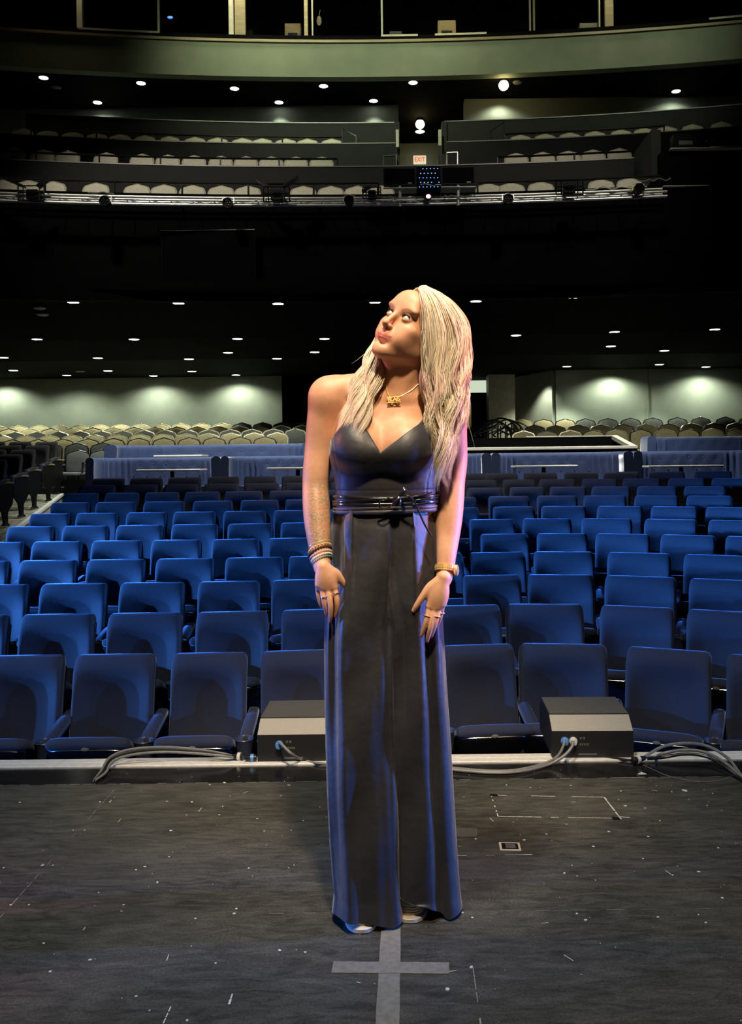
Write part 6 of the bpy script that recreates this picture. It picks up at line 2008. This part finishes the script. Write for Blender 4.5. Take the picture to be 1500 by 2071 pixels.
mb.tube(smooth_path([wp(794, 1022, YB - .008), wp(802, 1013, YB - .016), wp(808, 1003, YB - .01)], 5), .0045, 8)
mb.build('belt_knot', 'belt_leather', woman, True)
mb = MB(); mb.tube(smooth_path([wp(800, 1014, YB - .01), wp(810, 1000, YB - .014), wp(816, 995, YB - .016), wp(819, 991, YB - .014), wp(816, 987, YB - .010), wp(812, 986.5, YB - .006)], 6), [.003] * 31, 8, flat=1.6)
mb.build('belt_end', 'belt_leather', woman, True)
mb = MB(); mb.tube(smooth_path([wp(812, 1001, YB - .012), wp(826, 1003, YB - .018), wp(838, 1015, YB - .014), wp(848, 1038, YB - .010), wp(858, 1060, YB - .006), wp(872, 1084, YB + .002)], 8), .0036, 8, flat=.7)
mb.build('belt_tail', 'belt_leather', woman, True)
for i, (x, y) in enumerate(((853, 1002), (858, 1009), (852, 1018))):
    mb = MB(); mb.tube(smooth_path([wp(x - 18, y + 2, 2.395), wp(x, y, 2.402), wp(x + 18, y - 6, 2.44)], 5), .0042, 8, flat=.6); mb.build('belt_wrap', 'belt_leather', woman, True)

# ---------------------------------------------------------------- shoes
def shoe(cx, yf, name):
    t = bpy.data.objects.new(name, None); COL.objects.link(t); t.parent = woman
    def plan(sc, n=32):
        P_ = []
        for k in range(n):
            a = 2 * PI * k / n; c, s_ = math.cos(a), math.sin(a)
            w_ = .045 + .006 * (-s_)
            P_.append((cx + w_ * sc * abs(c) ** .8 * (1 if c >= 0 else -1), yf + .115 + .122 * sc * abs(s_) ** .85 * (1 if s_ >= 0 else -1)))
        return P_
    mb = MB(); mb.loft([[(x - WO[0], y - WO[1], z) for x, y in plan(sc)] for z, sc in ((0, 1.0), (.003, 1.09), (.013, 1.10), (.017, 1.0))]); mb.build('sole', 'sole_white', t, True)
    mb = MB(); mb.loft([[(x - WO[0], y - WO[1], z) for x, y in plan(sc)] for z, sc in ((.0135, .985), (.02, 1.01), (.028, .995), (.034, 1.01), (.042, .99), (.048, 1.0), (.058, .97), (.060, .93))]); mb.build('rope_platform', 'rope', t, True)
    return t
shoe(W(830, 1845, 2.47)[0], 2.452, 'shoe')
shoe(W(731, 1868, 2.42)[0], 2.402, 'shoe')

# ---------------------------------------------------------------- jewellery
def ring_loop(c, nrm, ra, rb, r_, mat, name, parent=woman, n=28, beads=0, upv=(0, 0, 1)):
    nrm = Vector(nrm).normalized(); u = nrm.cross(Vector((0, 1, 0))).normalized(); v = nrm.cross(u).normalized()
    c = Vector(c)
    mb = MB()
    P_ = [c + u * ra * math.cos(2 * PI * k / n) + v * rb * math.sin(2 * PI * k / n) for k in range(n + 1)]
    if beads:
        for k in range(beads):
            a = 2 * PI * k / beads
            mb.ball(c + u * ra * math.cos(a) + v * rb * math.sin(a), r_, 8, 5)
    else:
        mb.tube(P_, r_, 8)
    return mb.build(name, mat, parent, True)
wc = lambda px, py, Y: Vector(W(px, py, Y) - WO)
axl = (wc(651.5, 1148, 2.42) - wc(645, 1095, 2.45)).normalized()
def tiltn(a, deg): 
    return Matrix.Rotation(math.radians(deg), 3, 'Y') @ Vector(a)
for (px, py, Y, ra, mat, bd, r_, tl) in ((646.5, 1110, 2.442, .0315, 'gold_jewel', 22, .0034, -14), (647, 1116, 2.438, .0315, 'bead_brown', 26, .0042, -16), (648.5, 1123, 2.434, .0295, 'bead_rose', 30, .0036, -14),
                                         (650, 1129, 2.43, .0285, 'bead_white', 30, .0034, -16), (651.5, 1135, 2.427, .0275, 'bead_green', 28, .0032, -17)):
    ring_loop(wc(px, py, Y), tiltn(axl, tl), ra, ra * .94, r_, mat, 'bracelet', beads=bd)
ring_loop(wc(646, 1103, 2.445), tiltn(axl, -10), .0315, .030, .0012, 'gold_jewel', 'bracelet')
# watch
axr = (wc(898, 1170, 2.42) - wc(902.5, 1120, 2.44)).normalized()
wcen = wc(900.8, 1150, 2.43)
wt = bpy.data.objects.new('watch', None); COL.objects.link(wt); wt.parent = woman
n_ = axr; u = n_.cross(Vector((0, 1, 0))).normalized(); v = n_.cross(u).normalized()
nl = 30
for row_ in (-1, 0, 1):
    pass
mb = MB()
for k in range(nl):
    a0 = 2 * PI * (k + .06) / nl; a1 = 2 * PI * (k + .94) / nl
    for (h0, h1, rad) in ((-.0078, -.0032, .0268), (-.0028, .0028, .0275), (.0032, .0078, .0268)):
        r0 = []
        for a in (a0, (a0 + a1) / 2, a1):
            for (rr_, hh) in ((rad, h0), (rad, h1)):
                pass
        P0 = [wcen + (u * math.cos(a) + v * math.sin(a)) * rr_ + n_ * hh for a in (a0, a1) for rr_, hh in ((rad, h0), (rad, h1), (rad + .0030, h1), (rad + .0030, h0))]
        mb.loft([P0[:4], P0[4:]])
mb.build('watch_band', 'gold_jewel', wt)
sgn = 1 if (u.x > 0) else -1
cd = (u * sgn * .93 - Vector((0, 1, 0)) * .37).normalized()
cc = wcen + cd * .030
uu = n_.cross(cd).normalized()
mb = MB(); mb.loft([[cc + cd * h + (n_ * math.cos(a) + uu * math.sin(a)) * r_ for a in [2 * PI * k / 24 for k in range(24)]] for h, r_ in ((-.004, .012), (-.002, .0148), (.003, .0152), (.005, .0135), (.0048, .012))]); wcs = mb.build('watch_case', 'gold_jewel', wt, True)
mb = MB(); mb.loft([[cc + cd * h + (n_ * math.cos(a) + uu * math.sin(a)) * r_ for a in [2 * PI * k / 24 for k in range(24)]] for h, r_ in ((.0046, .0122), (.0056, .0118), (.0060, .001))]); mb.build('watch_face', 'brass_plate', wt, True)
# finger rings
for (p0, p1, rr_, mat) in (((655.5, 1203, Yl - .004), (657, 1212, Yl - .005), .0100, 'silver_jewel'), ((677, 1197, Yl - .003), (678.5, 1206, Yl - .006), .0104, 'silver_jewel'),
                           ((865.5, 1243, Yr - .004), (863, 1250, Yr - .006), .0100, 'gold_jewel'), ((884, 1243, Yr - .004), (882.5, 1250, Yr - .005), .0096, 'gold_jewel'), ((892.5, 1236, Yr + .006), (891.5, 1242, Yr + .006), .0088, 'gold_jewel')):
    a = wc(*p0); b = wc(*p1)
    ring_loop((a + b) / 2, b - a, rr_, rr_, .0013, mat, 'finger_ring', n=18)
# necklace with letters
YN = 2.44
ch = [(782, 768, 2.462), (781, 780, 2.452), (783, 793, 2.440), (788, 803, 2.432)]
ch2 = [(805, 803, 2.432), (818, 797, 2.438), (833, 788, 2.447), (846, 776, 2.458)]
def skin_y(px, py, Y):
    """front of the body at that point"""
    best = None
    for yy in np.arange(2.30, 2.60, .001):
        p = W(px, py, yy)
        i = np.searchsorted(Fd.xs, p[0]); j = np.searchsorted(Fd.ys, p[1]); k = np.searchsorted(Fd.zs, p[2])
        if Fd.F[min(i, len(xs) - 1), min(j, len(ys) - 1), min(k, len(zs) - 1)] < 0:
            return yy
    return Y
nk = bpy.data.objects.new('necklace', None); COL.objects.link(nk); nk.parent = woman
for arr in (ch, ch2):
    mb = MB(); mb.tube(smooth_path([W(x, y, skin_y(x, y, Y) - .0015) - WO for x, y, Y in arr], 6), .0007, 6); mb.build('chain', 'gold_jewel', nk, True)
ynp = skin_y(796, 808, 2.43) - .0035
a = W(787, 801.5, ynp) - WO; b = W(806, 803.5, ynp) - WO
mb = MB(); zc_ = (a[2] + b[2]) / 2
cu = bpy.data.curves.new('nk', 'FONT'); cu.body = 'BLAIS'; cu.size = .0165; cu.extrude = .0011; cu.offset = .0002; cu.space_character = .82; cu.align_x = 'CENTER'; cu.align_y = 'CENTER'
lo = bpy.data.objects.new('nk_tmp', cu); COL.objects.link(lo)
dg = bpy.context.evaluated_depsgraph_get(); me = bpy.data.meshes.new_from_object(lo.evaluated_get(dg)); COL.objects.unlink(lo); bpy.data.objects.remove(lo)
pend = bpy.data.objects.new('name_pendant', me); COL.objects.link(pend); me.materials.clear(); me.materials.append(M['gold_jewel']); pend.parent = nk
pc = W(796, 808, ynp) - WO; pend.location = pc; pend.rotation_euler = (PI / 2 - .25, math.radians(-4), 0)
mb = MB()
for dz in (-.0082, .0076):
    mb.box(-.0185, .0185, -.0008, .0008, dz - .0009, dz + .0009)
o = mb.build('pendant_bar', 'gold_jewel', nk); o.location = pc; o.rotation_euler = (-.25, math.radians(-4), 0)

# ---------------------------------------------------------------- hair
HC = H(0, .020, .036)
hm = Mat('hair_blonde', (.60, .47, .27), .38, Specular_IOR_Level=.6, Anisotropic=.5, Subsurface_Weight=0.0)
gi = hm.n('ShaderNodeVertexColor'); gi.layer_name = 'strand'
hm.l(gi.outputs[0], hm.b.inputs['Base Color'])
hn = hm.noise(600, 2, .5, (1, 1, .05)); hm.bump(hn, .25, .001)
M['hair'] = hm.m
# scalp cap
Hc = Field(axis((HC[0] - .13, HC[0] + .13, .0035)), axis((HC[1] - .14, HC[1] + .14, .0035)), axis((HC[2] - .16, HC[2] + .13, .0035)))
hell(Hc, (0, .030, .040), (.081, .094, .086), .02)
hell(Hc, (0, .050, -.010), (.070, .075, .085), .02)
X, Y, Z = Hc.xs[:, None, None] - HO[0], Hc.ys[None, :, None] - HO[1], Hc.zs[None, None, :] - HO[2]
L0, L1, L2 = (X * HR[0, i] + Y * HR[1, i] + Z * HR[2, i] for i in range(3))
# hairline plane: keep what lies behind the face
hl = (-(L1 + .030) - np.clip(L2 - .03, -.2, .2) * .95 + .022)   # >0 in front
hl = np.maximum(hl, -(L1 - .000) - .35 * (.03 - L2) * (L2 < .03))
FH = np.maximum(Hc.F, hl * .7).astype(np.float32)
FH[0] = FH[-1] = 1; FH[:, 0] = 1; FH[:, -1] = 1; FH[:, :, 0] = 1; FH[:, :, -1] = 1
Vh, Qh = surface_nets(FH, Hc.xs, Hc.ys, Hc.zs)

# guides: (pixel x, pixel y, depth) from the parting down
part0 = H(-.012, -.052, .108); 
RG = [  # her left side (image right): from the inside near the face to the outside and back
 [(846, 583, 2.395), (851, 602, 2.375), (856, 640, 2.372), (853, 676, 2.378), (846, 702, 2.388), (844, 712, 2.392)],
 [(848, 581, 2.40), (858, 604, 2.375), (866, 650, 2.372), (868, 700, 2.380), (866, 745, 2.40), (862, 790, 2.415), (868, 835, 2.41), (880, 880, 2.40), (888, 925, 2.40), (886, 965, 2.40), (889, 995, 2.41)],
 [(851, 579, 2.405), (868, 600, 2.38), (882, 650, 2.372), (886, 700, 2.38), (878, 750, 2.385), (884, 800, 2.39), (880, 850, 2.395), (892, 900, 2.39), (888, 950, 2.395), (896, 990, 2.40), (892, 1016, 2.41)],
 [(855, 578, 2.41), (882, 598, 2.39), (904, 645, 2.38), (912, 700, 2.385), (902, 750, 2.385), (912, 800, 2.385), (900, 850, 2.39), (910, 900, 2.39), (898, 945, 2.395), (902, 990, 2.405)],
 [(859, 578, 2.42), (896, 602, 2.41), (924, 650, 2.40), (928, 705, 2.40), (920, 760, 2.40), (924, 810, 2.40), (912, 860, 2.405), (914, 905, 2.405), (902, 950, 2.41)],
 [(862, 579, 2.44), (906, 608, 2.44), (936, 658, 2.44), (938, 710, 2.44), (936, 765, 2.43), (930, 815, 2.43), (926, 865, 2.43), (918, 905, 2.43), (906, 940, 2.43)],
 [(862, 582, 2.49), (908, 618, 2.50), (938, 670, 2.50), (940, 730, 2.49), (934, 780, 2.48), (928, 830, 2.46), (918, 880, 2.45)],
 [(858, 586, 2.54), (896, 630, 2.57), (918, 690, 2.58), (918, 750, 2.57), (905, 800, 2.575), (895, 850, 2.58)],
]
LG = [  # her right side: falls behind the neck and forward over the chest
 [(844, 583, 2.43), (826, 600, 2.47), (806, 640, 2.52), (776, 690, 2.50), (766, 720, 2.47), (768, 745, 2.452), (764, 775, 2.43), (752, 810, 2.415), (740, 845, 2.39), (728, 880, 2.37), (718, 910, 2.365)],
 [(842, 585, 2.45), (822, 605, 2.50), (798, 650, 2.54), (768, 695, 2.51), (756, 725, 2.47), (750, 755, 2.45), (742, 790, 2.43), (730, 825, 2.405), (722, 860, 2.385), (716, 890, 2.37)],
 [(842, 588, 2.47), (820, 612, 2.52), (796, 660, 2.56), (762, 700, 2.53), (748, 730, 2.48), (738, 758, 2.455), (724, 792, 2.435), (712, 822, 2.42), (704, 850, 2.40), (700, 878, 2.39)],
 [(846, 592, 2.50), (824, 625, 2.55), (792, 675, 2.57), (756, 710, 2.54), (740, 738, 2.49), (726, 765, 2.465), (712, 795, 2.45), (700, 825, 2.43), (692, 855, 2.42), (686, 880, 2.41)],
 [(852, 594, 2.53), (830, 640, 2.59), (804, 690, 2.59), (786, 730, 2.58), (784, 770, 2.575), (790, 810, 2.58), (795, 850, 2.585)],
]
def resample(P_, n):
    S_ = smooth_path([Vector(p) for p in P_], 8)
    d = [0]
    for i in range(1, len(S_)): d.append(d[-1] + (S_[i] - S_[i - 1]).length)
    A_ = np.array([tuple(p) for p in S_]); t = np.linspace(0, d[-1], n)
    return np.stack([np.interp(t, d, A_[:, c]) for c in range(3)], 1), d[-1]
NP = 34
def guides(G):
    out = []
    for g in G:
        P_, L_ = resample([W(*q) for q in g], NP); out.append(P_)
    return np.array(out)
rg, lg = guides(RG), guides(LG)
SV_, SF_, SC_ = [], [], []
hr = np.random.default_rng(5)
def strand(P_, r0, col):
    base = len(SV_) * 1
    n = len(P_)
    t = np.gradient(P_, axis=0); t /= np.linalg.norm(t, axis=1)[:, None] + 1e-9
    view = npv((0, -1, 0)); u = np.cross(t, view); u /= np.linalg.norm(u, axis=1)[:, None] + 1e-9
    v = np.cross(t, u)
    f = np.linspace(0, 1, n); rad = r0 * np.clip(np.minimum(1, (1 - f) * 5), .12, 1)
    ring = []
    for a in (0, 2 * PI / 3, 4 * PI / 3):
        ring.append(P_ + (u * math.cos(a) * 1.6 + v * math.sin(a) * .9) * rad[:, None])
    Vs = np.stack(ring, 1).reshape(-1, 3)
    o = sum(len(x) for x in SV_) if False else strand.off
    q = []
    for i in range(n - 1):
        for k in range(3):
            a = o + i * 3 + k; b = o + i * 3 + (k + 1) % 3
            q.append((a, b, b + 3, a + 3))
    SV_.append(Vs); SF_.append(np.array(q, np.int32)); SC_.append(np.tile(np.array((*col, 1), np.float32), (len(Vs), 1)))
    strand.off += len(Vs)
strand.off = 0
def colr(g):
    base = np.array((.82, .67, .44)); pale = np.array((.97, .90, .75)); dark = np.array((.34, .22, .10))
    r = hr.random()
    c = base * (1 - r) + pale * r
    if hr.random() < .13: c = c * .45 + dark * .55
    return c * hr.uniform(.85, 1.08)
def push_out(P_):
    """keep strands outside the head"""
    q = (P_ - HO) @ HR - npv((0, .012, .020))
    e = np.sqrt((q[:, 0] / .079) ** 2 + (q[:, 1] / .100) ** 2 + (q[:, 2] / .104) ** 2)
    m_ = (e < 1.0) & (q[:, 1] > -.055)
    if m_.any():
        q2 = q.copy(); q2[m_] = q[m_] / e[m_][:, None] * 1.0
        P_ = (q2 + npv((0, .012, .020))) @ HR.T + HO
    return P_
def lay(G, N, spread, amp, minlen=.72, clumps=26):
    ng = len(G)
    cl_g = hr.uniform(0, ng - 1, clumps * (ng - 1)); cl_ph = hr.uniform(0, 6.28, len(cl_g)); cl_off = hr.normal(0, spread, (len(cl_g), 3)); cl_len = hr.uniform(minlen, 1.0, len(cl_g))
    for _ in range(N):
        ci = hr.integers(len(cl_g)); g = np.clip(cl_g[ci] + hr.normal(0, .10), 0, ng - 1)
        i = min(int(g), ng - 2); f = g - i
        P_ = G[i] * (1 - f) + G[i + 1] * f
        s_ = np.linspace(0, 1, NP)
        loose = hr.normal(0, 1, 3) * .0036
        # clump offset grows to the middle, tips gather again
        off = cl_off[ci][None, :] * np.clip(s_ * 3, 0, 1)[:, None] + loose[None, :] * (np.clip(s_ * 4, .25, 1) * (1 - .55 * s_ ** 3))[:, None]
        phs = 2.4 * g + .35 * math.sin(cl_ph[ci])
        wenv = np.clip(s_ * 2.4 - .62, 0, 1)
        wave = amp * wenv * np.sin(s_ * 24 + phs + hr.normal(0, .10))
        off[:, 0] += wave; off[:, 1] += .7 * amp * wenv * np.cos(s_ * 24 + phs)
        Pn = P_ + off
        k = max(12, int(NP * cl_len[ci] * hr.uniform(.95, 1.0)))
        Pn = Pn[:k]
        Pn[:, 1] += hr.uniform(0, .012)
        Pn = push_out(Pn)
        strand(Pn, hr.uniform(.00036, .00080), colr(g))
lay(rg[1:], 5600, .0065, .0100)
lay(rg[0:2], 260, .0022, .002, .9, 10)
lay(lg, 3400, .0055, .0080)
# back of the head
lay(np.array([rg[-1], lg[-1]]), 420, .012, .004)
# fly-away hairs
for G, N in ((rg[3:], 26), (lg[1:4], 14)):
    for _ in range(N):
        g = hr.integers(len(G)); P_ = G[g].copy(); s_ = np.linspace(0, 1, NP)
        d = hr.normal(0, 1, 3); d[1] = -abs(d[1]) * .3; d[0] = abs(d[0]) if G is not lg and G[0][0][0] > -9 and N == 26 else -abs(d[0])
        k0 = hr.integers(6, NP - 12)
        P_ = P_[k0:k0 + 12] + np.outer(np.linspace(0, 1, 12) ** 1.6, d) * .022
        strand(P_, .00028, (.7, .6, .45))
SVa = np.concatenate(SV_); SFa = np.concatenate(SF_); SCa = np.concatenate(SC_)
off = len(SVa)
allV = np.concatenate([SVa, Vh]); allF = np.concatenate([SFa, Qh + off])
capc = np.tile(np.array((.40, .29, .15, 1), np.float32), (len(Vh), 1))
hair = np_mesh('hair', rel(allV), allF, 'hair', woman)
if len(hair.data.vertices) == len(allV):
    ca = hair.data.color_attributes.new('strand', 'FLOAT_COLOR', 'POINT'); ca.data.foreach_set('color', np.concatenate([SCa, capc]).astype(np.float32).ravel())
else:
    print('HAIR MISMATCH')
print('person verts', len(V), 'hair verts', len(allV))
